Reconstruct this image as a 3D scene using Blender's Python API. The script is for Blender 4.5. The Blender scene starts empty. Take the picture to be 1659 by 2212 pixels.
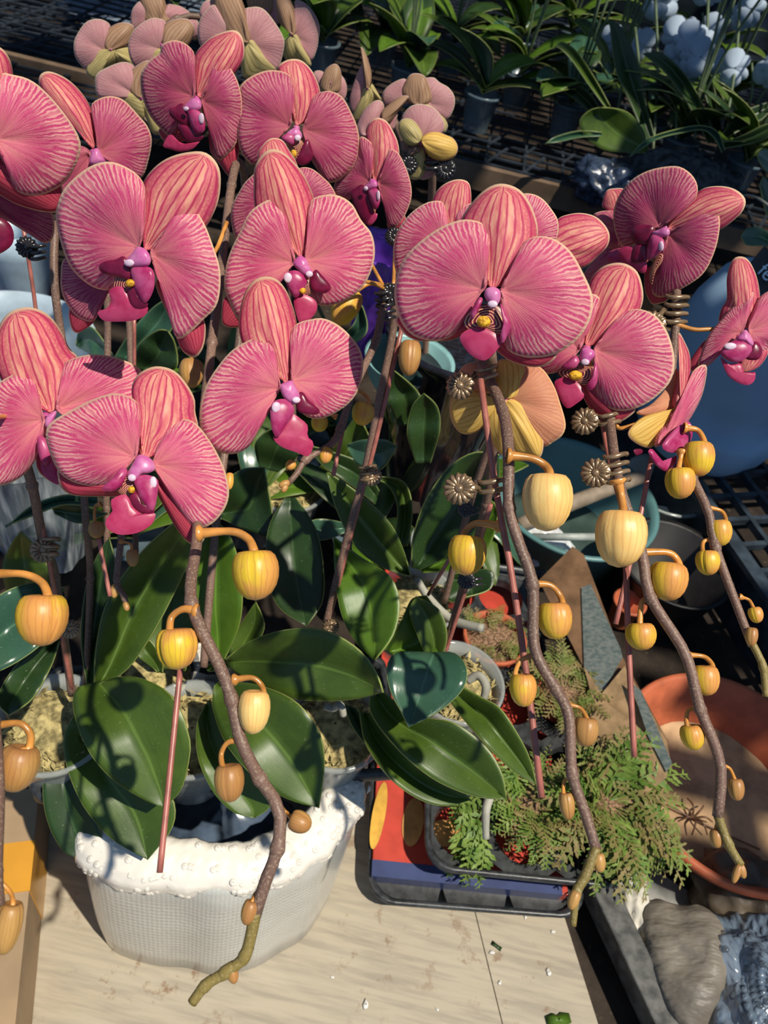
import bpy, math, random
from mathutils import Vector, Matrix, noise
random.seed(7)
C = bpy.context.scene.collection
sc = bpy.context.scene
# ---------------- camera, sky, sun, exposure ----------------
FPX = 1671.0; CAMH = 0.95
PITCH = math.radians(45); ROLL = math.radians(14)
FW = Vector((0, math.cos(PITCH), -math.sin(PITCH)))
R0 = Vector((1, 0, 0)); U0 = Vector((0, math.sin(PITCH), math.cos(PITCH)))
RT = R0*math.cos(ROLL)+U0*math.sin(ROLL); UP = U0*math.cos(ROLL)-R0*math.sin(ROLL)
CAM = Vector((0, 0, CAMH))
cd = bpy.data.cameras.new('camera'); cam = bpy.data.objects.new('camera', cd); C.objects.link(cam)
cd.sensor_fit = 'HORIZONTAL'; cd.sensor_width = 36; cd.lens = FPX/1659*36; cd.clip_start = .02
mw = Matrix((RT, UP, -FW)).transposed().to_4x4(); mw.translation = CAM; cam.matrix_world = mw
cd.dof.use_dof = True; cd.dof.focus_distance = .46; cd.dof.aperture_fstop = 22
sc.camera = cam
w = bpy.data.worlds.new('sky'); sc.world = w; w.use_nodes = True
bg = w.node_tree.nodes['Background']; bg.inputs[0].default_value = (.30, .50, .85, 1); bg.inputs[1].default_value = .44
sl = bpy.data.lights.new('sun', 'SUN'); sun = bpy.data.objects.new('sun', sl); C.objects.link(sun)
sl.energy = 4.9; sl.color = (1, .93, .80); sl.angle = math.radians(.8)
SUN = Vector((.36, -.22, .90)); sun.rotation_euler = SUN.to_track_quat('Z', 'Y').to_euler()
sc.view_settings.view_transform = 'Standard'; sc.view_settings.look = 'None'
sc.view_settings.gamma = 1; sc.view_settings.exposure = 0.0; sc.view_settings.use_curve_mapping = False

def ray(px, py): return FW+RT*((px-829.5)/FPX)+UP*((1106-py)/FPX)
def W(px, py, d): return CAM+ray(px, py)*d
def Zp(px, py, z):
    r = ray(px, py); return CAM+r*((z-CAMH)/r.z)

# ---------------- helpers ----------------
def label(o, lab=None, cat=None, group=None, kind=None):
    if lab: o['label'] = lab
    if cat: o['category'] = cat
    if group: o['group'] = group
    if kind: o['kind'] = kind
    return o
def empty(name, loc, lab, cat, group=None):
    o = bpy.data.objects.new(name, None); C.objects.link(o); o.location = loc; o.empty_display_size = .02
    return label(o, lab, cat, group)
class MB:
    def __init__(s): s.v = []; s.f = []; s.u = []; s.u2 = []
    def add(s, vs, fs, uv=None, uv2=None):
        n = len(s.v); s.v += [Vector(v) for v in vs]; s.f += [tuple(i+n for i in f) for f in fs]
        s.u += uv or [(0, 0)]*len(vs); s.u2 += uv2 or [(0, 0)]*len(vs)
        return s
    def build(s, name, mat, parent=None, smooth=True, solid=0, bevel=0):
        me = bpy.data.meshes.new(name); org = Vector((0, 0, 0))
        if parent is None:
            org = sum(s.v, Vector())/max(1, len(s.v)); org.z = min(v.z for v in s.v)
        else: org = Vector(parent.get('_o', (0, 0, 0)))
        me.from_pydata([v-org for v in s.v], [], s.f)
        me.polygons.foreach_set('use_smooth', [smooth]*len(me.polygons))
        for nm, src in (('UVMap', s.u), ('UV2', s.u2)):
            l = me.uv_layers.new(name=nm)
            for lp in me.loops: l.data[lp.index].uv = src[lp.vertex_index]
        me.materials.append(mat)
        o = bpy.data.objects.new(name, me); C.objects.link(o)
        if parent is None: o.location = org
        else: o.parent = parent
        o['_o'] = tuple(org)
        if solid:
            m = o.modifiers.new('s', 'SOLIDIFY'); m.thickness = solid; m.offset = -1
        if bevel:
            m = o.modifiers.new('b', 'BEVEL'); m.width = bevel; m.segments = 2; m.limit_method = 'ANGLE'
        return o
def root(name, loc, lab, cat, group=None):
    o = empty(name, loc, lab, cat, group); o['_o'] = tuple(loc); return o
def cr(pts, n, closed=False):          # catmull-rom resample
    P = [Vector(p) for p in pts]; k = len(P); segs = k if closed else k-1; dense = []
    for i in range(segs):
        if closed: a, b, c, d = P[i-1], P[i], P[(i+1) % k], P[(i+2) % k]
        else: a, b, c, d = P[max(i-1, 0)], P[i], P[i+1], P[min(i+2, k-1)]
        for j in range(8):
            t = j/8
            dense.append(.5*((2*b)+(c-a)*t+(2*a-5*b+4*c-d)*t*t+(3*b-a-3*c+d)*t**3))
    dense.append(P[0] if closed else P[-1])
    L = [0]
    for i in range(1, len(dense)): L.append(L[-1]+(dense[i]-dense[i-1]).length)
    out = []; j = 0; m = n if closed else n-1
    for i in range(n):
        t = L[-1]*i/m
        while j < len(L)-2 and L[j+1] < t: j += 1
        s = (t-L[j])/max(1e-9, L[j+1]-L[j]); out.append(dense[j].lerp(dense[j+1], min(1, s)))
    return out
def tube(mb, pts, r, n=8, res=None, cap=True):
    P = cr(pts, res or max(6, len(pts)*5)) if len(pts) > 2 else [Vector(p) for p in pts]
    m = len(P); rr = r if isinstance(r, (list, tuple)) else [r, r]
    vs = []; uv = []; ref = Vector((.3, .9, .2)); prev = None
    for i, p in enumerate(P):
        t = (P[min(i+1, m-1)]-P[max(i-1, 0)]).normalized()
        if prev is None: a = t.cross(ref).normalized()
        else: a = (prev-t*prev.dot(t)).normalized()
        prev = a; b = t.cross(a); x = i/(m-1)*(len(rr)-1); k = min(int(x), len(rr)-2); R = rr[k]+(rr[k+1]-rr[k])*(x-k)
        for j in range(n):
            q = 2*math.pi*j/n; vs.append(p+(a*math.cos(q)+b*math.sin(q))*R); uv.append((j/n, i/m))
    fs = [(i*n+j, i*n+(j+1) % n, (i+1)*n+(j+1) % n, (i+1)*n+j) for i in range(m-1) for j in range(n)]
    if cap: fs += [tuple(range(n))[::-1], tuple((m-1)*n+j for j in range(n))]
    mb.add(vs, fs, uv); return mb
def lathe(mb, c, prof, n=32, axis=Vector((0, 0, 1)), fn=None):
    ax = axis.normalized(); a = Vector((1, 0, 0)) if ax.z > .999 else ax.orthogonal().normalized(); b = ax.cross(a); c = Vector(c); vs = []; uv = []
    for k, (r, h) in enumerate(prof):
        for j in range(n):
            q = 2*math.pi*j/n; R = r*(fn(q, k/(len(prof)-1)) if fn else 1)
            vs.append(c+(a*math.cos(q)+b*math.sin(q))*R+ax*h); uv.append((j/n, k/(len(prof)-1)))
    fs = [(k*n+j, k*n+(j+1) % n, (k+1)*n+(j+1) % n, (k+1)*n+j) for k in range(len(prof)-1) for j in range(n)]
    mb.add(vs, fs, uv); return mb
def box(mb, c, s, yaw=0, M=None):
    c = Vector(c); rot = M or Matrix.Rotation(yaw, 3, 'Z')
    vs = [c+rot@Vector((x*s[0]/2, y*s[1]/2, z*s[2]/2)) for x in (-1, 1) for y in (-1, 1) for z in (-1, 1)]
    mb.add(vs, [(0, 1, 3, 2), (4, 6, 7, 5), (0, 4, 5, 1), (2, 3, 7, 6), (0, 2, 6, 4), (1, 5, 7, 3)],
           [(0, 0), (0, 1), (1, 0), (1, 1)]*2); return mb
# ---------------- materials ----------------
class NT:
    def __init__(s, name):
        s.m = bpy.data.materials.new(name); s.m.use_nodes = True; s.t = s.m.node_tree
        s.p = s.t.nodes['Principled BSDF']; s.out = s.t.nodes['Material Output']
    def n(s, typ, **k):
        o = s.t.nodes.new('ShaderNode'+typ)
        for a, b in k.items(): setattr(o, a, b)
        return o
    def l(s, a, b): s.t.links.new(a, b)
    def math(s, op, a, b=None, c=None, clamp=False):
        o = s.n('Math', operation=op, use_clamp=clamp)
        for i, x in enumerate((a, b, c)):
            if x is None: continue
            if isinstance(x, (int, float)): o.inputs[i].default_value = x
            else: s.l(x, o.inputs[i])
        return o.outputs[0]
    def ramp(s, x, lo, hi, a=0., b=1.):
        o = s.n('MapRange', interpolation_type='SMOOTHSTEP'); s.l(x, o.inputs[0])
        for i, v in enumerate((lo, hi, a, b)): o.inputs[i+1].default_value = v
        return o.outputs[0]
    def mix(s, f, a, b, typ='MIX'):
        o = s.n('Mix', data_type='RGBA', blend_type=typ)
        for i, x in ((0, f), (6, a), (7, b)):
            if isinstance(x, (int, float)): o.inputs[i].default_value = x
            elif isinstance(x, tuple): o.inputs[i].default_value = (*x[:3], 1)
            else: s.l(x, o.inputs[i])
        return o.outputs[2]
    def uv(s, name='UVMap'):
        o = s.n('UVMap', uv_map=name); q = s.n('SeparateXYZ'); s.l(o.outputs[0], q.inputs[0]); return o.outputs[0], q.outputs[0], q.outputs[1]
    def obj(s):
        return s.n('TexCoord').outputs['Object']
    def noise(s, vec, sc_, det=3, rough=.55):
        o = s.n('TexNoise'); s.l(vec, o.inputs[0]); o.inputs['Scale'].default_value = sc_; o.inputs['Detail'].default_value = det
        o.inputs['Roughness'].default_value = rough; return o.outputs[0]
    def vscale(s, vec, v):
        o = s.n('VectorMath', operation='MULTIPLY'); s.l(vec, o.inputs[0]); o.inputs[1].default_value = v; return o.outputs[0]
    def bump(s, h, st=.3, dist=.001):
        o = s.n('Bump'); o.inputs['Strength'].default_value = st; o.inputs['Distance'].default_value = dist; s.l(h, o.inputs['Height']); s.l(o.outputs[0], s.p.inputs['Normal'])
    def base(s, col, rough=.5, spec=.5, metal=0):
        if isinstance(col, tuple): s.p.inputs['Base Color'].default_value = (*col[:3], 1)
        else: s.l(col, s.p.inputs['Base Color'])
        s.p.inputs['Roughness'].default_value = rough; s.p.inputs['Specular IOR Level'].default_value = spec; s.p.inputs['Metallic'].default_value = metal
    def trans(s, col, f):
        t = s.n('BsdfTranslucent'); mx = s.n('MixShader'); mx.inputs[0].default_value = f
        if isinstance(col, tuple): t.inputs[0].default_value = (*col[:3], 1)
        else: s.l(col, t.inputs[0])
        s.l(s.p.outputs[0], mx.inputs[1]); s.l(t.outputs[0], mx.inputs[2]); s.l(mx.outputs[0], s.out.inputs[0])
    def seethru(s, f):
        t = s.n('BsdfTransparent'); mx = s.n('MixShader'); mx.inputs[0].default_value = f
        s.l(s.p.outputs[0], mx.inputs[1]); s.l(t.outputs[0], mx.inputs[2]); s.l(mx.outputs[0], s.out.inputs[0])
def simple(name, col, rough=.5, spec=.5, metal=0, var=.25, scale=40, bump=0):
    k = NT(name); v = k.obj(); n = k.noise(v, scale, 4)
    c2 = tuple(c*(1-var) for c in col); c3 = tuple(min(1, c*(1+var)) for c in col)
    k.base(k.mix(k.ramp(n, .3, .7), c2, c3), rough, spec, metal)
    if bump: k.bump(n, bump, .002)
    return k.m
def petal_mat(name, pink, deep, cream, veinn, stripes=60., creamamt=.75, mid=(.92, .38, .33)):
    k = NT(name); vec, u, v = k.uv()
    wr_ = k.noise(k.vscale(vec, (7, 1.6, 1)), 2.0, 3, .6); wr2 = k.noise(k.vscale(vec, (40, 5, 1)), 1.6, 2)
    nf = k.noise(k.vscale(vec, (150, 42, 1)), 1.5, 2); nb = k.noise(k.obj(), 38, 3); per = k.noise(k.vscale(vec, (34, .6, 1)), 1.7, 2, .7)
    warp = k.math('ADD', k.math('MULTIPLY', wr_, 11.), k.math('MULTIPLY', wr2, 5.))
    st = k.math('SINE', k.math('ADD', k.math('MULTIPLY', u, stripes*6.283), warp))
    st2 = k.math('SINE', k.math('ADD', k.math('MULTIPLY', u, stripes*2.9), k.math('MULTIPLY', wr_, 12.)))
    vn = k.ramp(k.math('SINE', k.math('ADD', k.math('MULTIPLY', u, veinn*6.283), k.math('MULTIPLY', warp, .8))), .55, .98)
    c = k.mix(k.ramp(nb, .35, .68, 0, .45), pink, deep)
    c = k.mix(k.math('MULTIPLY', vn, k.ramp(v, .98, .3, .15, .6)), c, deep)
    c = k.mix(k.math('MULTIPLY', k.ramp(v, .68, .06, 0, .8), k.ramp(k.noise(k.vscale(vec, (9, .5, 1)), 2., 2), .3, .7, .35, 1.)), c, mid)
    reach = k.math('SUBTRACT', k.math('ADD', v, k.math('MULTIPLY', per, .62)), .93)
    rim = k.math('MULTIPLY', k.ramp(reach, -.02, .20), k.ramp(st, -.15, .85, 0, creamamt))
    rim2 = k.math('MULTIPLY', k.ramp(v, .30, .85, 0, .45), k.ramp(st2, .1, .95, 0, creamamt))
    side = k.math('MULTIPLY', k.ramp(k.math('ABSOLUTE', k.math('SUBTRACT', u, .5)), .32, .47), k.ramp(st, -.2, .9, 0, .7))
    c = k.mix(k.math('MAXIMUM', k.math('MAXIMUM', rim, rim2), side), c, cream)
    c = k.mix(k.math('MULTIPLY', k.ramp(nf, .54, .62), k.ramp(v, .5, .08, 0, .45)), c, deep)
    c = k.mix(k.math('MULTIPLY', k.ramp(nf, .46, .38), .16), c, cream)
    c = k.mix(k.ramp(v, .962, .988), c, (min(1, cream[0]*1.03), cream[1]*1.2, cream[2]*.95))
    k.base(c, .5, .22); k.p.inputs['Sheen Weight'].default_value = .10
    k.bump(k.math('ADD', k.math('MULTIPLY', st, .5), nf), .22, .0006)
    k.trans(c, .34); return k.m
def sepal_mat(name, bg_, stripe, cream, nst=11., fine=.6, hi=None):
    k = NT(name); vec, u, v = k.uv(); vec2, s2, t2 = k.uv('UV2')
    nz = k.noise(k.vscale(vec2, (2, 1.5, 1)), 3, 3)
    ph = k.math('ADD', k.math('MULTIPLY', s2, nst*3.1416), k.math('MULTIPLY', nz, 3.2))
    st = k.ramp(k.math('COSINE', ph), .35, .9, 0, .85)
    net = k.n('TexVoronoi', feature='DISTANCE_TO_EDGE'); k.l(k.vscale(vec2, (11, 22, 1)), net.inputs[0]); net.inputs['Scale'].default_value = 1.
    sd = k.ramp(k.math('ABSOLUTE', s2), .35, .9)
    ne = k.math('MULTIPLY', k.ramp(net.outputs[0], .22, .04, 0, fine), k.math('ADD', k.math('MULTIPLY', sd, .8), .2))
    nb = k.noise(k.vscale(vec2, (2.5, 2, 1)), 2.0, 3); edge = k.ramp(k.math('ABSOLUTE', s2), .6, 1.0, 0, .7)
    pinky = tuple(a*.55+b*.45 for a, b in zip(stripe, bg_))
    c = k.mix(k.math('MULTIPLY', k.ramp(nb, .42, .62), k.ramp(sd, .9, .2, 0, .7)), bg_, hi or bg_)
    c = k.mix(k.math('MAXIMUM', edge, k.ramp(nb, .5, .3, 0, .55)), c, pinky)
    c = k.mix(k.math('MAXIMUM', st, ne), c, stripe)
    dots = k.noise(k.vscale(vec2, (60, 90, 1)), 1., 1)
    c = k.mix(k.math('MULTIPLY', k.ramp(dots, .56, .64), k.ramp(t2, .55, .15, 0, .5 if hi else 0)), c, stripe)
    c = k.mix(k.ramp(v, .962, .988), c, cream)
    k.base(c, .48, .25); k.bump(st, .2, .0006); k.trans(c, .34); return k.m
CREAM = (.93, .66, .44)
M = {}
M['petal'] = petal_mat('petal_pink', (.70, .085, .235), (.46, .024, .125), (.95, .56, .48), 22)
M['petal_dim'] = petal_mat('petal_plum_shaded', (.50, .045, .165), (.30, .013, .085), (.85, .44, .38), 22, 60., .6, (.72, .22, .22))  # darker plum copy of the pink, shade of dim blooms put into colour
M['sepal'] = sepal_mat('sepal_striped', (.84, .26, .25), (.56, .025, .13), CREAM, 9., .5, (.95, .56, .36))
M['sepal_red'] = sepal_mat('sepal_red', (.62, .09, .13), (.42, .02, .07), CREAM, 11, .3)
M['back_petal'] = petal_mat('petal_back', (.62, .30, .31), (.46, .16, .19), (.72, .50, .47), 16, 40., .35, (.68, .40, .36))
M['back_sepal'] = sepal_mat('sepal_back_tan', (.50, .31, .19), (.34, .18, .10), (.68, .48, .42), 9, .0)
M['back_yellow'] = sepal_mat('sepal_back_yellow', (.66, .55, .25), (.42, .33, .10), (.72, .56, .45), 9, .0)
M['gold'] = sepal_mat('sepal_back_gold', (.88, .62, .17), (.70, .40, .08), (.9, .6, .35), 8, .0)
M['peach'] = petal_mat('petal_back_peach', (.74, .33, .17), (.58, .17, .12), (.9, .50, .33), 18, 40., .3, (.85, .5, .26))
def lipm(name, a, b, rough=.35, tr=.2):
    k = NT(name); vec, u, v = k.uv(); n = k.noise(k.obj(), 130, 3)
    k.base(k.mix(k.ramp(n, .3, .7), a, b), rough, .5); k.trans(a, tr); return k.m
M['col'] = lipm('column_orchid_pink', (.62, .10, .36), (.74, .26, .50))
M['lipmag'] = lipm('lip_magenta', (.42, .018, .12), (.58, .10, .25))
M['lipdark'] = lipm('lip_maroon', (.13, .004, .03), (.22, .010, .05), .3, .1)
M['lippink'] = lipm('lip_crimson', (.46, .025, .10), (.56, .06, .16))
M['white'] = lipm('column_white', (.78, .55, .70), (.86, .72, .80))
def strp():
    k = NT('lip_tiger'); _, u, v = k.uv(); n = k.noise(k.obj(), 90, 2)
    s = k.math('SINE', k.math('ADD', k.math('MULTIPLY', v, 38.), k.math('MULTIPLY', n, 8.)))
    k.base(k.mix(k.ramp(s, .3, .8), (.16, .006, .03), (.72, .42, .2)), .4, .4); return k.m
M['tiger'] = strp()
M['callus'] = simple('callus_orange', (.85, .36, .02), .5, .4, 0, .5, 500, .8)
def stemm(name, a, b, spec=.4):
    k = NT(name); v = k.obj(); n = k.noise(v, 900, 2); m_ = k.noise(v, 18, 2)
    c = k.mix(k.ramp(n, .52, .68, 0, .8), k.mix(k.ramp(m_, .35, .65), a, tuple(x*.7 for x in a)), b)
    k.base(c, .5, spec); return k.m
M['stem'] = stemm('flower_stem_brown', (.20, .115, .085), (.34, .25, .17))
M['stem_green'] = stemm('flower_stem_olive', (.24, .18, .05), (.34, .27, .12))
M['stalk'] = simple('bud_stalk_amber', (.56, .24, .05), .3, .6, 0, .3, 60)
M['stake'] = simple('stake_copper', (.36, .12, .09), .35, .6, 0, .25, 80)
M['clip'] = simple('clip_bronze', (.30, .20, .11), .28, .8, .45, .3, 200)
M['clip_dark'] = simple('clip_black', (.02, .018, .018), .2, .8, 0, .3, 200)
def budm(name, a, b, line):
    k = NT(name); vec, u, v = k.uv(); o = k.obj(); n = k.noise(k.vscale(vec, (3, 1, 1)), 3, 2); n2 = k.noise(o, 45, 2)
    s = k.math('COSINE', k.math('ADD', k.math('MULTIPLY', u, 6.283*22), k.math('MULTIPLY', n, 9.)))
    sd = k.math('COSINE', k.math('MULTIPLY', k.math('ADD', u, .12), 6.283)); c = k.mix(k.math('MAXIMUM', k.ramp(n2, .42, .66), k.ramp(sd, .1, .8)), a, b); c = k.mix(k.ramp(s, .72, .99, 0, .42), c, line)
    c = k.mix(k.ramp(v, .55, .05, 0, .6), c, line)
    k.base(c, .42, .45); k.p.inputs['Subsurface Weight'].default_value = .12; k.p.inputs['Subsurface Radius'].default_value = (.006, .003, .001); k.bump(k.noise(o, 260, 3), .3, .0004); return k.m
M['bud'] = budm('bud_gold', (.68, .31, .075), (.74, .50, .03), (.42, .14, .04))
M['bud_pale'] = budm('bud_pale_gold', (.84, .50, .15), (.88, .60, .21), (.66, .30, .09))
M['bud_brown'] = budm('bud_brown', (.42, .20, .06), (.50, .28, .08), (.24, .09, .04))
def leafm(name, a, b, rough=.33, tr=.10):
    k = NT(name); vec, s, t = k.uv(); o = k.obj(); n = k.noise(o, 22, 3); f = k.noise(k.vscale(vec, (60, 6, 1)), 2, 2); d = k.noise(o, 500, 3)
    c = k.mix(k.ramp(n, .3, .7), a, b)
    c = k.mix(k.ramp(f, .35, .7, 0, .25), c, tuple(x*.6 for x in a))
    rib = k.ramp(k.math('ABSOLUTE', k.math('SUBTRACT', s, .5)), .035, .0, 0, .45)
    c = k.mix(rib, c, tuple(min(1, x*1.9+.02) for x in b))
    edge = k.ramp(k.math('ABSOLUTE', k.math('SUBTRACT', s, .5)), .485, .5, 0, .6)
    c = k.mix(edge, c, (.38, .42, .12))
    c = k.mix(k.ramp(d, .66, .74, 0, .35), c, (.42, .45, .32))
    k.base(c, rough, .5); k.bump(f, .12, .0008); k.trans((.25, .42, .02), tr); return k.m
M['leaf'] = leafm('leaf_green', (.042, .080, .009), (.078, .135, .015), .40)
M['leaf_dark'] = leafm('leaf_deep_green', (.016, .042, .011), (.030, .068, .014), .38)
M['leaf_bright'] = leafm('leaf_lime', (.065, .145, .010), (.11, .21, .018), .40, .2)
M['leaf_blue'] = leafm('leaf_blue_sheen', (.03, .085, .05), (.05, .12, .07), .22, .05)  # bluish copy of the leaf green, sky sheen put into the colour
# ---------------- organic builders ----------------
def vfan(base, outline, dfun, L=None, n=56, m=11, bulge=(.10, -.05), wav=.012, crease=.03, cuts=None):
    B = Vector((*base, 0)); P = cr([(*p, 0) for p in outline], n, True)
    far = max(P, key=lambda p: (p-B).length); ax = (far-B); Lp = ax.length; ax = ax/Lp; lat = Vector((-ax.y, ax.x, 0))
    rel = [((p-B).dot(ax)/Lp, (p-B).dot(lat)) for p in P]
    def hw(t, sgn):
        best = 4.
        for i in range(n):
            (t0, l0), (t1, l1) = rel[i-1], rel[i]
            if (t0-t)*(t1-t) <= 0 and abs(t1-t0) > 1e-6:
                l = (l0+(l1-l0)*(t-t0)/(t1-t0))*sgn
                if l > best: best = l
        return best
    vs = []; uv = []; uv2 = []; ph = random.random()*6; sizem = Lp
    d0 = dfun(*base)
    Lw = Lp*d0/FPX
    def put(p, u, v):
        d = dfun(p.x, p.y)
        off = Lw*(bulge[0]*v*v+bulge[1]*math.sin(math.pi*v)+wav*math.sin(u*19+ph)*v*v+crease*math.exp(-((u-.5)/.07)**2)*math.sin(math.pi*min(1, v*.9)))
        vs.append(W(p.x, p.y, d+off)); uv.append((u, v))
        r = p-B; t = r.dot(ax)/Lp; l = r.dot(lat); uv2.append((max(-1, min(1, l/hw(min(.999, max(.001, t)), 1 if l >= 0 else -1))), t))
    put(B, .5, 0)
    for k in range(1, m+1):
        v = k/m
        for i, p in enumerate(P): put(B.lerp(p, v), i/(n-1), v)
    fs = [(0, 1+(i+1) % n, 1+i) for i in range(n)]
    fs += [(1+k*n+i, 1+k*n+(i+1) % n, 1+(k+1)*n+(i+1) % n, 1+(k+1)*n+i) for k in range(m-1) for i in range(n)]
    return MB().add(vs, fs, uv, uv2)
def pillow(outline, dfun, h, n=28, m=6, flat=.35, mb=None):
    P = cr([(*p, 0) for p in outline], n, True); c = sum(P, Vector())/n
    mb = mb or MB(); vs = []; uv = []
    for side in (-1, 1):
        for k in range(m+1):
            v = k/m
            for i, p in enumerate(P):
                q = c.lerp(p, v if k else .02); hh = h*math.sqrt(max(0, 1-v*v))*(1 if side < 0 else flat)
                vs.append(W(q.x, q.y, dfun(q.x, q.y)+side*hh)); uv.append((i/n, v))
    fs = []; o2 = (m+1)*n
    for k in range(m):
        for i in range(n):
            j = (i+1) % n
            fs.append((k*n+i, (k+1)*n+i, (k+1)*n+j, k*n+j)); fs.append((o2+k*n+i, o2+k*n+j, o2+(k+1)*n+j, o2+(k+1)*n+i))
    fs.append(tuple(range(n))); fs.append(tuple(o2+i for i in range(n))[::-1])
    mb.add(vs, fs, uv); return mb
def plane(cx, cy, d, yaw=0, pitch=0, off=0):
    c = W(cx, cy, d); v = -ray(cx, cy).normalized()
    N = (v+RT*math.tan(math.radians(yaw))+UP*math.tan(math.radians(pitch))).normalized()
    k = N.dot(c-CAM)
    return lambda px, py: k/N.dot(ray(px, py))+off
PARTN = {'P': ('petal', 'petal', 0), 'S': ('sepal', 'sepal', .003), 'R': ('sepal', 'sepal_red', .005), 'V': ('petal', 'petal_dim', .004),
         'bp': ('petal', 'back_petal', .004), 'bs': ('sepal', 'back_sepal', 0), 'by': ('sepal', 'back_yellow', .001), 'g': ('sepal', 'gold', 0), 'pe': ('petal', 'peach', .003)}
LIPN = {'c': ('column', 'col', -.007, .0035), 'w': ('column_tip', 'white', -.0100, .0010), 'm': ('lip_lobe', 'lipmag', -.008, .003), 'd': ('lip_lobe', 'lipdark', -.0062, .0022),
        't': ('lip_throat', 'tiger', -.0040, .0015), 'k': ('lip_midlobe', 'lippink', -.006, .0014), 'o': ('lip_callus', 'callus', -.009, .0022)}
def flower(parent, cx, cy, d, yaw, pitch, parts, lips=(), lab=None, dim=False):
    """parts: (kind, base, outline[, extra depth]); lips: (kind, outline)."""
    f0 = plane(cx, cy, d, yaw, pitch); hub = MB(); c = W(cx, cy, d+.004)
    lathe(hub, c, [(.0004, -.004), (.0025, -.002), (.003, .001), (.0018, .004), (.0004, .006)], 10, axis=-ray(cx, cy).normalized())
    fo = hub.build('flower', M['col'], parent)
    if lab: fo['label'] = lab
    for p in parts:
        nm, mt, off = PARTN[p[0]]; ex = p[3] if len(p) > 3 else 0
        g = plane(cx, cy, d, yaw, pitch, off+ex)
        big = nm == 'petal'
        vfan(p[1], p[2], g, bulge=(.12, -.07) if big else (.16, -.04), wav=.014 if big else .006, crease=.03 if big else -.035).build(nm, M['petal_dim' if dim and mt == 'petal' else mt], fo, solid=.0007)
    for l in lips:
        nm, mt, off, h = LIPN[l[0]]; g = plane(cx, cy, d, yaw, pitch, off*d/.42)
        out = l[1]
        if len(out) == 1:      # small oval given by centre and radii
            x, y, a, b = out[0]; out = [(x+a*math.cos(q*.785), y+b*math.sin(q*.785)) for q in range(8)]
        xs = [q[0] for q in out]; ys = [q[1] for q in out]; hh = min(h, .35*min(max(xs)-min(xs), max(ys)-min(ys))*d/FPX)
        mb = pillow(out, g, hh)
        mb.build(nm, M[mt], fo)
    return fo
def bud(parent, tx, ty, bx, by, wpx, d, stalk=None, mat='bud', lab=None):
    T = W(tx, ty, d); Bt = W(bx, by, d*.995); ax = (Bt-T); L = ax.length; ax.normalize(); r = wpx*d/FPX/2; ph = random.random()*6
    prof = [(.02, .07), (.25, .045), (.5, .0), (.71, .02), (.87, .10), (.97, .24), (1, .38), (.97, .54), (.86, .71), (.66, .86), (.38, .96), (.04, 1)]
    def fn(q, t):
        g = abs(math.cos(1.5*(q+ph)))
        return 1.02-.15*math.exp(-(g/.085)**2)-.03*math.exp(-(abs(math.cos(3*(q+ph)+.6))/.16)**2)+.04*math.sin(q+ph)+.10*max(0, .4-t)*2.5*math.cos(2*(q+ph))
    mb = lathe(MB(), T, [(a*r, b*L) for a, b in prof], 48, ax, fn)
    o = mb.build('bud', M[mat], parent, solid=0)
    if lab: o['label'] = lab
    if stalk:
        pts = [W(x, y, d+(.004 if i < len(stalk)-1 else -.000)) for i, (x, y) in enumerate(stalk)]+[T+ax*L*.1]
        rs = max(.0009, min(.0021, r*.19)); sm = MB(); tube(sm, pts, [rs*1.25, rs*.9, rs, rs*1.15], 8, 22)
        lathe(sm, pts[0], [(rs*1.9, -.0012), (rs*2.1, 0), (rs*1.2, .0016)], 10, (pts[1]-pts[0]))
        sm.build('bud_stalk', M['stalk'], o)
    return o
def stem(parent, pts, r=.0032, mat='stem', name='flower_stem'):
    P = [W(*p) for p in pts]; mb = MB(); tube(mb, P, r, 10, len(P)*6)
    rr = r if not isinstance(r, (list, tuple)) else sum(r)/len(r)
    for i in range(1, len(P)-1):
        t = (P[i+1]-P[i-1]).normalized(); k = rr*(.9 if i > len(P)/2 else 1)
        if i % 2 or len(P) < 6: lathe(mb, P[i], [(k*.95, -.004), (k*1.12, -.0015), (k*1.24, .001), (k*1.08, .0025), (k*.9, .004)], 10, t)
    return mb.build(name, M[mat], parent)
def leaf(parent, A, B, ds, fold=.008, tilt=0, mat='leaf', name='leaf', n=22, m=10, solid=.0014):
    a = cr([(*p, 0) for p in A], n); b = cr([(*p, 0) for p in B], n); vs = []; uv = []
    for i in range(n):
        t = i/(n-1); k = t*(len(ds)-1); j = min(int(k), len(ds)-2); e = k-j; e = e*e*(3-2*e); d = ds[j]+(ds[j+1]-ds[j])*e
        for c in range(m+1):
            s = c/m; p = a[i].lerp(b[i], s); q = 2*s-1
            vs.append(W(p.x, p.y, d+fold*1.6*(1-abs(q))**1.2*math.sin(math.pi*min(1, .15+t*.85))+tilt*q)); uv.append((s, t))
    fs = [(i*(m+1)+c, i*(m+1)+c+1, (i+1)*(m+1)+c+1, (i+1)*(m+1)+c) for i in range(n-1) for c in range(m)]
    return MB().add(vs, fs, uv).build(name, M[mat], parent, solid=solid)
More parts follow.
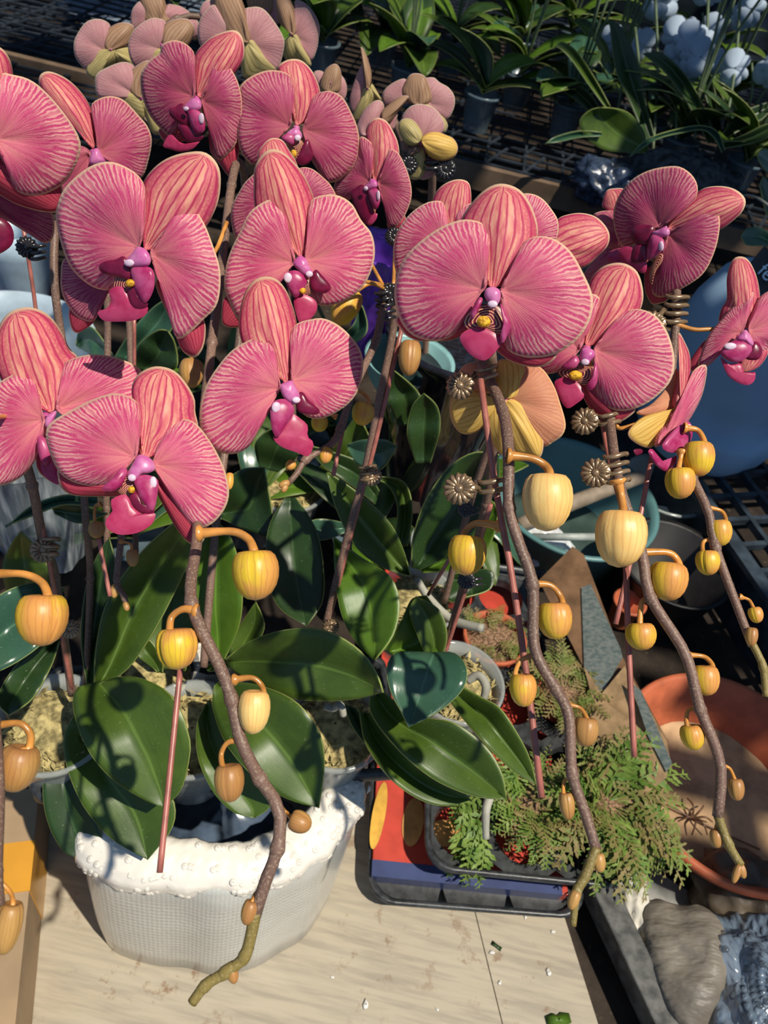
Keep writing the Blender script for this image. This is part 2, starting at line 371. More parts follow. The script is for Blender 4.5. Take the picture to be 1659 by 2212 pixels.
def clip(x, y, d, ang, lab, size=.011, mat='clip', ros=(-1, .1), bands=3, group=None):
    """orchid clip: a daisy rosette and curved claws gripping the stem; ang = image angle of the stem."""
    c = W(x, y, d); t = (RT*math.sin(ang)+UP*math.cos(ang)).normalized(); s = t.cross(FW).normalized()*-1
    if s.dot(RT) < 0: s = -s
    v = -ray(x, y).normalized(); r = root('orchid_clip', c, lab, 'clip', group)
    for b in range(bands):
        mb = MB(); h = (b-(bands-1)/2)*size*.36
        pts = [c+t*(h+.0006*math.sin(k))+s*math.cos(k*.5-.3)*size*.5+v*math.sin(k*.5-.3)*size*.42 for k in range(0, 9)]
        tube(mb, pts, [size*.09, size*.12, size*.05], 7, 16); mb.build('claw', M[mat], r)
    mb = MB(); rc = c+s*size*ros[0]+t*size*ros[1]+v*size*.25; n = 14
    ax = (v*.9+t*.15-s*.1).normalized(); e = ax.orthogonal().normalized(); g = ax.cross(e)
    for k in range(n):
        q = 6.283*k/n; dv = e*math.cos(q)+g*math.sin(q)
        tube(mb, [rc+dv*size*.12+ax*size*.08, rc+dv*size*.38+ax*size*.1, rc+dv*size*.62], [size*.05, size*.09, size*.11, size*.06], 6, 6)
    lathe(mb, rc, [(size*.6, -size*.05), (size*.5, size*.02), (size*.2, size*.05), (.0001, size*.05)], 20, ax)
    lathe(mb, rc+ax*size*.06, [(size*.19, 0), (size*.17, size*.09), (size*.09, size*.15), (.0001, size*.16)], 12, ax)
    mb.build('rosette', M[mat], r)
    sp = MB(); tube(sp, [c-s*size*.45+v*size*.1, rc], size*.13, 7); sp.build('hinge', M[mat], r)
    return r
def stake(pts, lab, r=.0016, mat='stake'):
    mb = tube(MB(), [W(*p) for p in pts], r, 8, 12); return label(mb.build('support_stake', M[mat]), lab, 'stake')
# ---------------- the setting ----------------
YAW = math.radians(20)
def struct(name, mb, mat, **k): return label(mb.build(name, mat, **k), kind='structure')
def groundm():
    k = NT('dark_earth'); o = k.obj(); n = k.noise(o, 9, 5, .65); n2 = k.noise(o, 60, 3)
    c = k.mix(k.ramp(n, .35, .7), (.018, .013, .010), (.05, .036, .026)); c = k.mix(k.ramp(n2, .66, .72, 0, .5), c, (.16, .13, .10)); k.base(c, .8, .2); k.bump(n, .6, .01); return k.m
mb = MB(); mb.add([(-4, -1.5, -.03), (4, -1.5, -.03), (4, 6, -.03), (-4, 6, -.03)], [(0, 1, 2, 3)]); struct('floor', mb, groundm(), smooth=False)
k = NT('back_net'); n = k.noise(k.obj(), 3, 4); k.base(k.mix(k.ramp(n, .45, .7), (.010, .016, .02), (.05, .07, .10)), .8, .1)
mb = box(MB(), (0, 4.3, 1.3), (8, .05, 3.2)); struct('wall_back', mb, k.m, smooth=False)
# unseen slats added overhead to throw patchy shade on the back
mb = MB(); rr = random.Random(8)
for r in range(17):
    y = .66+r*.25; x = -3.6
    while x < 4:
        wd = rr.uniform(.25, .75); box(mb, (x+wd/2, y+rr.uniform(-.03, .03), 2.1), (wd, .19+rr.uniform(0, .05) if y < 1.2 else .15, .012)); x += wd+rr.uniform(.03, .12 if y < 1.2 else .3)
for i in range(4): box(mb, (1.85+rr.uniform(-.03, .03), -.05+i*.13, 2.1), (1.15, .085, .012))  # more unseen slats, added to shade the terracotta bowl at the right
for i in range(3): box(mb, (1.42+i*.3, .1, 2.11), (.06, .5, .012))
for x in (-3, -1.6, 0, 1.6, 3): box(mb, (x, 2.9, 2.13), (.06, 3.2, .05))
struct('added_shade_slats', mb, simple('shade_slats', (.05, .05, .05)), smooth=False)
# laminate board
def boardm():
    k = NT('laminate_board'); o = k.obj(); v = k.vscale(o, (5, 55, 1)); n = k.noise(v, 2.0, 4, .6); n2 = k.noise(k.vscale(o, (2, 14, 1)), 2.5, 3); d = k.noise(o, 38, 5, .7); d2 = k.noise(o, 5, 2)
    c = k.mix(k.ramp(n, .38, .68), (.40, .34, .25), (.29, .25, .19)); c = k.mix(k.ramp(n2, .4, .7, 0, .5), c, (.44, .385, .29))
    s = k.math('MULTIPLY', k.ramp(d, .56, .68), k.ramp(d2, .44, .62)); c = k.mix(s, c, (.22, .14, .08)); k.base(c, .45, .35); return k.m
def rot2(x, y, a): return (x*math.cos(a)-y*math.sin(a), x*math.sin(a)+y*math.cos(a))
BM = boardm()
e0 = Zp(1229, 2012, 0); e1 = Zp(1292, 2212, 0); dv = (e0-e1).normalized(); nv = Vector((-dv.y, dv.x, 0))
b0 = e1-dv*.35; 
def slab(mb, a, b, c, d, z0, z1):
    P = [Vector((p.x, p.y, z)) for z in (z0, z1) for p in (a, b, c, d)]
    mb.add(P, [(0, 3, 2, 1), (4, 5, 6, 7), (0, 1, 5, 4), (1, 2, 6, 5), (2, 3, 7, 6), (3, 0, 4, 7)])
t0 = Zp(1025, 1965, 0); t1 = Zp(1076, 2212, 0); off = (t0-e1).dot(nv)
mb = MB(); slab(mb, b0, e0+dv*.22, e0+dv*.22+nv*(off-.0006), b0+nv*(off-.0006), -.02, 0)
slab(mb, b0+nv*(off+.0006), e0+dv*.22+nv*(off+.0006), e0+dv*.22+nv*1.1, b0+nv*1.1, -.02, 0)
o = mb.build('laminate_board', BM, smooth=False); label(o, 'pale wood-grain laminate board under the white wrapped pot', 'board')
o.rotation_euler = (0, 0, 0)
# debris
PER = simple('perlite', (.75, .72, .66), .7, .3, 0, .1)
def chip(px, py, s, lab, mat=PER, z=0.0, nm='perlite_crumb', cat='debris', g='white crumbs on the board'):
    c = Zp(px, py, z+.0015); mb = MB(); rr_ = random.Random(int(px*py)); P = []
    lathe(mb, c-Vector((0, 0, .0015)), [(s*.5, 0), (s, s*.3), (s*.8, s*.8), (s*.2, s)], 7, fn=lambda q, t: 1+.35*math.sin(q*2+px)+.2*math.sin(3*q+py))
    label(mb.build(nm, mat), lab, cat, g)
CL = {(1063, 2057): 'just below the olive leaf fragment', (1185, 2100): 'the large one nearest the board edge', (1080, 2122): 'halfway down beside the seam', (1135, 1980): 'close under the tray front', (1200, 1970): 'under the tray corner by the metal bar', (1195, 2012): 'next to the board corner', (945, 2180): 'near the bottom left of the seam', (790, 2170): 'biggest, alone at the bottom centre', (718, 2110): 'leftmost and tiniest', (1150, 1965): 'touching the tray shadow'}
for px, py, s in ((1063, 2057, .0028), (1185, 2100, .0035), (1080, 2122, .0024), (1135, 1980, .0022), (1200, 1970, .0025), (1195, 2012, .0025), (945, 2180, .0018), (790, 2170, .004), (718, 2110, .002), (1150, 1965, .003)):
    chip(px, py, s, 'small white crumb on the board, '+CL[(px, py)])
mb = MB(); lathe(mb, Zp(1072, 2044, 0), [(.001, 0), (.004, .0005), (.0045, .0012), (.001, .0018)], 8, fn=lambda q, t: 1+.7*math.cos(2*q+.8)); label(mb.build('fallen_leaf', M['leaf_dark']), 'tiny olive leaf fragment on the bare board', 'leaf')
mb = MB(); lathe(mb, Zp(1205, 2203, 0), [(.001, 0), (.009, .001), (.010, .002), (.001, .004)], 10, fn=lambda q, t: 1+.6*math.cos(2*q-.6)); label(mb.build('fallen_leaf', M['leaf_bright']), 'light green leaf scrap at the bottom edge of the board', 'leaf')
# metal bar beside the board
DM = simple('bar_grey_metal', (.085, .085, .08), .55, .4, .3, .5, 60, .2)
p0 = Zp(1283, 1885, .03); p1 = Zp(1475, 2290, .03); mid = (p0+p1)/2; d_ = p1-p0
mb = box(MB(), mid+Vector((.006, 0, -.018)), (d_.length, .032, .034), math.atan2(d_.y, d_.x)); label(mb.build('metal_bar', DM, smooth=False, bevel=.002), 'dark grey square metal bar running along the board edge', 'metal bar')
# ---------------- bubble wrapped pot ----------------
PC = Vector((-.085, .348, 0)); PH = .245
def wrapm(name, col, sc_, alpha=.0, st=.9):
    k = NT(name); vec, u, v = k.uv(); vo = k.n('TexVoronoi', feature='SMOOTH_F1'); k.l(k.vscale(vec, sc_), vo.inputs[0]); vo.inputs['Scale'].default_value = 1; vo.inputs['Randomness'].default_value = .12
    n = k.noise(k.obj(), 16, 4); k.base(k.mix(k.ramp(n, .3, .7), col, tuple(c*.82 for c in col)), .22, .6)
    h = k.math('ADD', k.math('MULTIPLY', k.ramp(vo.outputs[0], .15, .5, 1, 0), .7), k.math('MULTIPLY', n, 1.5)); k.bump(h, st, .0022); k.p.inputs['Coat Weight'].default_value = .4; k.p.inputs['Coat Roughness'].default_value = .12
    if alpha: k.seethru(alpha)
    return k.m
WR = wrapm('bubble_wrap_white', (.58, .58, .53), (210, 62, 1), 0, .3)
pot = root('wrapped_pot', PC, 'large white pot in bubble wrap standing on the laminate board', 'pot')
rimw = lambda q: .012*math.sin(q*2+.6)+.006*math.sin(5*q)+.003*math.sin(11*q)
def potf(q, t): return 1+.012*math.sin(9*q+2*t)+.006*math.sin(17*q)+(.19+.06*t)*math.exp(-((q-4.05)/.42)**2)+.05*(1-t)*math.exp(-((q-5.2)/.7)**2)+.06*t*math.exp(-((q-6.2)/.5)**2)
mb = lathe(MB(), PC, [(.129, .001), (.133, .006), (.133, .05), (.131, .12), (.128, .19), (.127, .225), (.123, .232), (.118, .234)], 96, fn=potf); mb.build('pot_wall', WR, pot)
IN = simple('pot_inside', (.50, .52, .52), .5, .4)
mb = lathe(MB(), PC, [(.112, .232), (.112, .215), (.112, .1), (.105, .012), (.001, .012)], 64, fn=potf); mb.build('pot_inside', IN, pot)
# folded rim band with real bubbles
mb = MB(); n = 96
band = [(.1285, .218), (.1295, .228), (.1265, .237), (.120, .241), (.111, .244), (.101, .246), (.093, .245), (.088, .238), (.089, .228), (.100, .224), (.112, .226), (.125, .222)]
def bf(q, t): return 1+.012*math.sin(q*6+t*5)+.012*math.sin(q*19-3*t)+.008*math.sin(q*31+9*t)+.25*math.exp(-((q-4.05)/.42)**2)+.06*math.exp(-((q-6.2)/.5)**2)
lathe(mb, PC, [(a, b) for a, b in band], n, fn=bf)
for i in range(900):
    q = random.random()*6.283; t = random.choice([(.1290, .222, 0, .05), (.1285, .231, .5, .2), (.123, .2395, 1.2, .3), (.115, .2428, 1.3, .35), (.106, .2452, 1.4, .45), (.097, .2462, 1.6, .55)])
    r_ = t[0]*bf(q, t[3]); c = PC+Vector((math.cos(q)*r_, math.sin(q)*r_, t[1]+random.uniform(-.002, .001))); nrm = Vector((math.cos(q)*math.cos(t[2]), math.sin(q)*math.cos(t[2]), math.sin(t[2])))
    lathe(mb, c-nrm*.0012, [(.0034, 0), (.0031, .0007), (.0019, .0013), (.0004, .0016)], 8, nrm)
mb.build('folded_rim', wrapm('bubble_wrap_rim', (.84, .78, .68), (60, 8, 1), 0, .3), pot)
# inside litter
mb = lathe(MB(), PC+Vector((.0, -.01, .013)), [(.075, 0), (.07, .07), (.05, .12), (.001, .13)], 24, fn=lambda q, t: 1+.25*math.sin(3*q+4*t)); label(mb.build('plastic_film', simple('film_blue_grey', (.07, .10, .15), .15, .8, 0, .5, 25)), 'crumpled dark bluish plastic film inside the white wrapped pot', 'plastic film')
# ---------------- trays, red box ----------------
BLK = simple('tray_black_plastic', (.030, .032, .034), .38, .5, 0, .5, 90, .2)
def rrect(cx, cy, a, b, yaw, r, n=6):
    out = []
    for sx, sy, q0 in ((1, 1, 0), (-1, 1, 90), (-1, -1, 180), (1, -1, 270)):
        for i in range(n+1):
            q = math.radians(q0+90*i/n); x, y = rot2(sx*(a-r)+r*math.cos(q), sy*(b-r)+r*math.sin(q), yaw); out.append((cx+x, cy+y))
    return out
def ringwall(mb, levels):
    n = len(levels[0][0]); vs = [(x, y, z) for pts, z in levels for x, y in pts]
    mb.add(vs, [(k*n+i, k*n+(i+1) % n, (k+1)*n+(i+1) % n, (k+1)*n+i) for k in range(len(levels)-1) for i in range(n)], [(i/n*8, k) for k in range(len(levels)) for i in range(n)])
TY = math.radians(9)
def tray(cx, cy, a, b, z, h, yaw, nx, ny, hr, lab, name='plant_tray', deck=.6):
    r = root(name, (cx, cy, z), lab, 'tray'); mb = MB()
    L = [(rrect(cx, cy, a-.016, b-.016, yaw, .03), z), (rrect(cx, cy, a-.010, b-.010, yaw, .03), z+h*.5), (rrect(cx, cy, a-.003, b-.003, yaw, .03), z+h*.55), (rrect(cx, cy, a, b, yaw, .032), z+h*.86),
         (rrect(cx, cy, a, b, yaw, .032), z+h), (rrect(cx, cy, a-.005, b-.005, yaw, .03), z+h), (rrect(cx, cy, a-.008, b-.008, yaw, .03), z+h*.8)]
    ringwall(mb, L); mb.build('tray_rim', BLK, r)
    # deck: plate with round openings
    mb = MB(); z1 = z+h*deck; cw = (2*a-.02)/nx; ch = (2*b-.02)/ny; N = 24
    for i in range(nx):
        for j in range(ny):
            lx = -a+.01+cw*(i+.5); ly = -b+.01+ch*(j+.5); vs = []
            for q in range(N):
                an = 6.283*q/N; c_, s_ = math.cos(an), math.sin(an); m_ = max(abs(c_)/(cw/2), abs(s_)/(ch/2)); 
                for (x, y, zz) in ((lx+c_/m_, ly+s_/m_, z1), (lx+c_*hr, ly+s_*hr, z1), (lx+c_*hr*.93, ly+s_*hr*.93, z1-.012)):
                    X, Y = rot2(x, y, yaw); vs.append((cx+X, cy+Y, zz))
            fs = [(q*3+k_, ((q+1) % N)*3+k_, ((q+1) % N)*3+k_+1, q*3+k_+1) for q in range(N) for k_ in (0, 1)]; mb.add(vs, fs)
    mb.build('tray_deck', BLK, r, smooth=False, solid=.0015); return r
lc = (Zp(800, 1940, .02)+Zp(1235, 1962, .02))/2
tray(.177, .575, .130, .247, .001, .030, TY, 3, 4, .036, 'lower black plastic tray under the red box')
# box
RED = simple('carton_red', (.46, .050, .030), .42, .4, 0, .15, 30); BLU = simple('carton_blue', (.04, .055, .14), .42, .4, 0, .15, 30)
BXY = math.radians(8); BX = (.170, .590); BA, BB, BT = .117, .238, .037
rb = root('red_box', (*BX, .012), 'flat red printed carton with a blue edge stripe lying in the lower black tray', 'box')
mb = box(MB(), (*BX, BT/2+.006), (BA*2, BB*2, BT-.012), BXY); mb.build('carton_body', RED, rb, smooth=False, bevel=.001)
def ontop(lx, ly, z=BT+.0003): x, y = rot2(lx, ly, BXY); return Vector((BX[0]+x, BX[1]+y, z))
mb = box(MB(), ontop(-.004, -BB+.0085, BT/2+.006), (BA*2-.007, .0185, BT-.0110), BXY); mb.build('blue_stripe', BLU, rb, smooth=False)
YEL = simple('print_yellow', (.60, .33, .05), .5, .3); OR = simple('print_orange', (.58, .28, .09), .5, .3)
def disc(px, py, rx, ry, mat, nm='printed_disc'):
    c = Zp(px, py, BT+.0006); mb = MB(); lathe(mb, c, [(1, 0), (1, .0006), (.001, .0006)], 28); mb.v = [Vector((c.x+(v.x-c.x)*rx, c.y+(v.y-c.y)*ry, v.z)) for v in mb.v]; mb.build(nm, mat, rb, smooth=False)
disc(892, 1775, .013, .030, OR); disc(818, 1760, .008, .042, YEL); disc(960, 1800, .018, .016, OR)
# upper tray
UZ = .050
UT = tray(.226, .588, .120, .232, UZ, .034, math.radians(8), 3, 5, .034, 'upper black plastic tray holding the small fern pots')
# ---------------- ferns ----------------
TER = simple('terracotta_plastic', (.42, .105, .045), .55, .3, 0, .2, 30)
SOIL = simple('peat_litter', (.22, .13, .075), .8, .2, 0, .7, 300, 1)
FERN = NT('fern_green'); n_ = FERN.noise(FERN.obj(), 45, 3); FERN.base(FERN.mix(FERN.ramp(n_, .35, .65), (.10, .19, .03), (.24, .33, .07)), .5, .3); FERN.trans((.2, .35, .03), .25); FERN = FERN.m
FDRY = NT('fern_dry'); n_ = FDRY.noise(FDRY.obj(), 60, 3); FDRY.base(FDRY.mix(FDRY.ramp(n_, .35, .62), (.15, .20, .04), (.27, .20, .08)), .6, .3); FDRY.trans((.2, .2, .04), .2); FDRY = FDRY.m
def frond(mb, p, dirv, L, curl, rnd):
    dirv = dirv.normalized(); side = dirv.cross(Vector((0, 0, 1)))
    if side.length < .1: side = Vector((1, 0, 0))
    side.normalize(); side = (side+Vector((0, 0, rnd.uniform(-.4, .4)))).normalized(); N = 9; P = [p.copy()]; dcur = dirv.copy()
    for i in range(N):
        dcur = (dcur+Vector((0, 0, -curl))+side*rnd.uniform(-.12, .12)).normalized(); P.append(P[-1]+dcur*L/N)
    for i in range(N):
        a, b = P[i], P[i+1]; t = (b-a).normalized(); s2 = t.cross(Vector((rnd.uniform(-.3, .3), rnd.uniform(-.3, .3), 1))).normalized(); w_ = L*.0095
        mb.add([a-s2*w_, a+s2*w_, b+s2*w_, b-s2*w_], [(0, 1, 2, 3)])
        if i < 2: continue
        for sg in (-1, 1):
            ll = L*.30*(1-(i/N)**1.5*.75)*rnd.uniform(.7, 1.1); root_ = a.lerp(b, .5 if sg > 0 else .1); dl = (s2*sg+t*.75+Vector((0, 0, rnd.uniform(-.3, .2)))).normalized(); nn = dl.cross(t).normalized(); u_ = nn.cross(dl).normalized()
            q = [root_, root_+dl*ll*.3+u_*ll*.16, root_+dl*ll*.5+u_*ll*.09, root_+dl*ll*.68+u_*ll*.14, root_+dl*ll+nn*ll*.1, root_+dl*ll*.7-u_*ll*.14, root_+dl*ll*.5-u_*ll*.08, root_+dl*ll*.32-u_*ll*.17]
            mb.add(q, [(0, 1, 2), (0, 2, 6), (0, 6, 7), (2, 3, 4), (2, 4, 5, 6)])
def fern(px, py, lab, nf=55, L=.05, r=.034, spread=1., dry=False, bias=(0, 0), z=UZ+.028, h=.042):
    c = Zp(px, py, z+.012); c.z = z-.018; R_ = root('potted_fern', c, lab, 'fern'); rnd = random.Random(int(px+py*3))
    mb = MB(); lathe(mb, c, [(r*.72, 0), (r*.76, .002), (r*.92, h-.012), (r*1.0, h-.010), (r*1.03, h), (r*.93, h), (r*.88, h-.02)], 32); mb.build('pot', TER, R_)
    mb = MB(); lathe(mb, c, [(r*.89, h-.010), (r*.7, h-.006), (r*.4, h-.003), (.0005, h-.002)], 24, fn=lambda q, t: 1+.05*math.sin(5*q))
    for i in range(130):
        q = rnd.random()*6.28; rr_ = r*.88*math.sqrt(rnd.random()); p = c+Vector((rr_*math.cos(q), rr_*math.sin(q), h-.004)); s_ = rnd.uniform(.0015, .005); a = Vector((rnd.uniform(-1, 1), rnd.uniform(-1, 1), rnd.uniform(-.2, .6))).normalized()*s_; b = a.orthogonal().normalized()*s_*.35
        mb.add([p-a, p+b, p+a, p-b], [(0, 1, 2, 3)])
    mb.build('potting_mix', SOIL, R_, smooth=False)
    for kk in range(2):
        mb = MB()
        for i in range(nf//2):
            q = rnd.random()*6.28; rr_ = r*.75*math.sqrt(rnd.random()); p = c+Vector((rr_*math.cos(q), rr_*math.sin(q), h-.003)); dd = Vector((math.cos(q)*spread+bias[0], math.sin(q)*spread+bias[1], rnd.uniform(.35, 1.2)))
            frond(mb, p, dd, L*rnd.uniform(.55, 1.2), rnd.uniform(.04, .2), rnd)
        o = mb.build('foliage', (FDRY if dry or kk else FERN), R_, smooth=False); o['kind'] = 'stuff'
fern(1150, 1740, 'bushy green fern in a terracotta pot at the near left of the upper tray', 130, .05, bias=(-.1, -.3))
fern(1310, 1745, 'spreading green fern in a terracotta pot at the near right corner of the upper tray', 150, .085, bias=(.6, -.35))
fern(1065, 1385, 'sparse brownish fern in a terracotta pot at the far left of the upper tray', 44, .04, .044, dry=True, bias=(.5, .4))
fern(1215, 1500, 'half-dried fern in a terracotta pot beside the cardboard flaps', 90, .055, .036, dry=True, bias=(.2, .1))
# loose fern hanging over the tray edge
mb = MB(); rnd = random.Random(5)
for i in range(17):
    p = Zp(rnd.uniform(990, 1060), rnd.uniform(1700, 1810), .10); frond(mb, p, Vector((rnd.uniform(-.7, .5), -1, rnd.uniform(-.1, .5))), rnd.uniform(.05, .085), .24, rnd)
o = mb.build('fern_sprig', FERN, smooth=False); label(o, 'leafy fern sprigs hanging over the front rim of the upper tray', 'fern', kind='stuff')
# ---------------- cardboard flaps ----------------
CB = simple('cardboard_brown', (.36, .22, .12), .75, .2, 0, .25, 14); CBT = simple('cardboard_taped_grey', (.17, .19, .17), .35, .5, 0, .3, 12)
def quad(name, pts, mat, lab=None, cat=None, parent=None, th=.004, g=None):
    P = [W(*p) for p in pts]; mb = MB(); mb.add(P, [tuple(range(len(P)))]); o = mb.build(name, mat, parent, smooth=False, solid=th)
    if lab and parent is None: label(o, lab, cat, g)
    return o
cbx = root('cardboard_flap', W(1300, 1500, .98), 'open brown cardboard flaps leaning beside the fern tray', 'cardboard')
def pquad(pts, k3, mat, off, th=.003):
    A_, B_, C_ = [W(*q) for q in k3]; N_ = (B_-A_).cross(C_-A_).normalized(); k_ = N_.dot(A_-CAM); P = []
    for x, y in pts: r_ = ray(x, y); P.append(CAM+r_*(k_/N_.dot(r_)+off))
    MB().add(P, [tuple(range(len(P)))]).build('flap', mat, cbx, smooth=False, solid=th)
K3 = [(1240, 1182, 1.13), (1445, 1640, .945), (1300, 1640, .975)]
CBD = simple('cardboard_shaded', (.19, .105, .055), .8, .2, 0, .35, 30); CTAN = simple('cardboard_tan', (.34, .22, .115), .75, .2, 0, .3, 45)  # upper flap darker, its shading put into the brown
CBT = NT('cardboard_taped_grey'); n_ = CBT.noise(CBT.vscale(CBT.obj(), (10, 140, 140)), 2, 3); CBT.base(CBT.mix(CBT.ramp(n_, .35, .65), (.10, .13, .125), (.19, .21, .19)), .35, .5); CBT = CBT.m
pquad([(1165, 1255), (1238, 1182), (1262, 1200), (1345, 1420), (1442, 1600), (1400, 1650), (1320, 1560), (1250, 1420)], K3, CBD, .012)
pquad([(1256, 1270), (1276, 1262), (1340, 1400), (1345, 1420), (1300, 1500), (1262, 1440)], K3, CBT, .008, .001)
pquad([(1262, 1440), (1300, 1500), (1350, 1440), (1440, 1600), (1452, 1662), (1400, 1690), (1350, 1600), (1285, 1530)], K3, CTAN, .004)
pquad([(1275, 1545), (1310, 1520), (1368, 1560), (1444, 1640), (1440, 1680), (1360, 1745), (1325, 1700)], K3, CTAN, -.004)
pquad([(1362, 1475), (1385, 1492), (1452, 1648), (1440, 1668), (1400, 1590)], K3, CBT, -.008, .001)
# ---------------- terracotta bowl ----------------
bc = Zp(1555, 1700, .03); bc.z = -.02
tb = root('planter_bowl', bc, 'large round terracotta bowl with dry tan bottom at the right', 'bowl')
mb = MB(); lathe(mb, bc, [(.10, 0), (.105, .003), (.150, .072), (.156, .086), (.152, .092), (.145, .089), (.112, .02)], 64); mb.build('bowl_wall', TER, tb)
mb = MB(); lathe(mb, bc, [(.114, .022), (.08, .018), (.001, .017)], 48, fn=lambda q, t: 1+.02*math.sin(5*q)); mb.build('bowl_bottom', simple('dried_mud_tan', (.42, .27, .15), .8, .2, 0, .3, 25, .4), tb)
mb = MB()
for i in range(7):
    q = i*.9; a = bc+Vector((-.03, -.04, .022)); tube(mb, [a, a+Vector((math.cos(q)*.012, math.sin(q)*.012, .012)), a+Vector((math.cos(q)*.026, math.sin(q)*.026, .004))], [.0018, .001], 5)
tube(mb, [bc+Vector((-.07, -.03, .025)), bc+Vector((-.01, -.045, .022)), bc+Vector((.06, -.06, .022))], .0012, 5); label(mb.build('dry_twig', simple('twig_brown', (.12, .06, .03))), 'dry brown twig lying inside the terracotta bowl', 'twig')
mb = MB(); lathe(mb, bc+Vector((0, 0, -.008)), [(.13, 0), (.175, .004), (.178, .008), (.17, .008), (.13, .003)], 48); label(mb.build('saucer', simple('saucer_grey', (.30, .30, .28), .5, .4)), 'pale ribbed rim of a saucer under the terracotta bowl', 'saucer')
# ---------------- teal basin ----------------
tc = Zp(1240, 1070, .10); tc.z = -.02; TEAL = simple('basin_teal', (.09, .20, .20), .4, .5, 0, .15, 8)
ba = root('basin', tc, 'teal plastic basin holding foil and a stick behind the flower stems', 'basin')
mb = MB(); lathe(mb, tc, [(.105, 0), (.112, .004), (.138, .112), (.146, .118), (.147, .124), (.139, .124), (.132, .115), (.106, .012), (.001, .010)], 64); mb.build('basin_wall', TEAL, ba)
mb = MB(); lathe(mb, tc+Vector((0, 0, .022)), [(.109, 0), (.06, .004), (.001, .005)], 32); mb.build('murky_water', simple('water_murky', (.045, .07, .06), .08, .8, 0, .3, 12), ba)
mb = MB(); lathe(mb, tc+Vector((-.035, -.075, .045)), [(.002, 0), (.04, .012), (.045, .03), (.03, .05), (.002, .055)], 18, fn=lambda q, t: 1+.28*math.sin(3*q+5*t)+.15*math.sin(7*q)); label(mb.build('foil_lump', simple('foil_white', (.75, .77, .78), .25, .8, .2, .15, 90, .8), smooth=False), 'crumpled white foil lump lying in the teal basin', 'foil')
a = W(1120, 1135, 1.24); b = W(1385, 1030, 1.33); label(tube(MB(), [a, (a+b)/2+Vector((0, 0, .003)), b], [.012, .013, .012], 12).build('bamboo_stick', simple('stick_grey_brown', (.27, .21, .15), .6, .3)), 'weathered grey-brown stick lying across the teal basin', 'stick')
a = W(1150, 1160, 1.23); b = W(1290, 1160, 1.22); label(tube(MB(), [a, b], .006, 8).build('plastic_rod', simple('rod_grey', (.33, .36, .33))), 'thin pale grey rod across the near rim of the teal basin', 'rod')
gb = Zp(1440, 1050, .08); gb.z = -.02
mb = MB(); lathe(mb, gb, [(.05, 0), (.055, .003), (.075, .098), (.082, .102), (.080, .106), (.070, .10), (.052, .012), (.001, .010)], 48)
k = NT('cloudy_plastic'); k.base((.45, .50, .47), .15, .6); k.seethru(.35); label(mb.build('clear_tub', k.m), 'cloudy translucent tub standing right of the teal basin', 'tub')
mb = MB(); cc = Zp(1480, 1115, .05)
for i, (dx, dy) in enumerate(((0, 0), (.048, .01), (.005, -.045), (.053, -.035))): box(mb, cc+Vector((dx-.03, dy+.01, -.02)), (.044, .041, .012), .15)
label(mb.build('white_paver', simple('paver_cream', (.75, .70, .58), .8, .2), smooth=False, bevel=.002), 'sunlit cream slab squares on the ground below the tub', 'slab')
# dark bin / pot behind saucer
mb = MB(); c_ = Zp(1400, 1300, -.01); lathe(mb, c_, [(.07, 0), (.092, .10), (.096, .108), (.088, .105), (.065, .01), (.001, .01)], 40); label(mb.build('round_planter', simple('planter_black', (.012, .010, .010), .5, .4)), 'shadowed black planter between the cardboard and the crate', 'planter')
mb = MB(); c_ = Zp(1335, 1340, .02); lathe(mb, c_, [(.018, 0), (.024, .045), (.027, .046), (.027, .05), (.022, .05), (.016, .005), (.001, .005)], 24); label(mb.build('small_pot', TER), 'small orange plastic pot behind the copper stakes', 'pot')
# ---------------- black grid crate at the right ----------------
GR = simple('crate_black_plastic', (.030, .042, .055), .4, .5, 0, .4, 40)
cz = .12; A0 = Zp(1440, 955, cz); A1 = Zp(1700, 1330, cz); ud = (A1-A0).normalized(); vd = Vector((-ud.y, ud.x, 0)); vd = vd if vd.x > 0 else -vd
cr_ = root('grid_crate', A0, 'black plastic grid crate turned over at the right edge', 'crate'); Lg = (A1-A0).length+.25; S0 = A0-ud*.35
mb = MB()
def beam(mb, a, b, wd, h): d__ = b-a; box(mb, (a+b)/2, (d__.length, wd, h), math.atan2(d__.y, d__.x))
for i in range(9): beam(mb, S0+vd*(.055*i), S0+vd*(.055*i)+ud*(Lg+.35), .009, .014)
for j in range(18): beam(mb, S0+ud*(.055*j), S0+ud*(.055*j)+vd*.44, .009, .012)
mb.build('grid_top', GR, cr_, smooth=False)
mb = MB(); beam(mb, S0+Vector((0, 0, -.06)), S0+ud*(Lg+.35)+Vector((0, 0, -.06)), .008, .12); beam(mb, S0-vd*.012+Vector((0, 0, .004)), S0-vd*.012+ud*(Lg+.35)+Vector((0, 0, .004)), .022, .010); mb.build('crate_wall', GR, cr_, smooth=False)
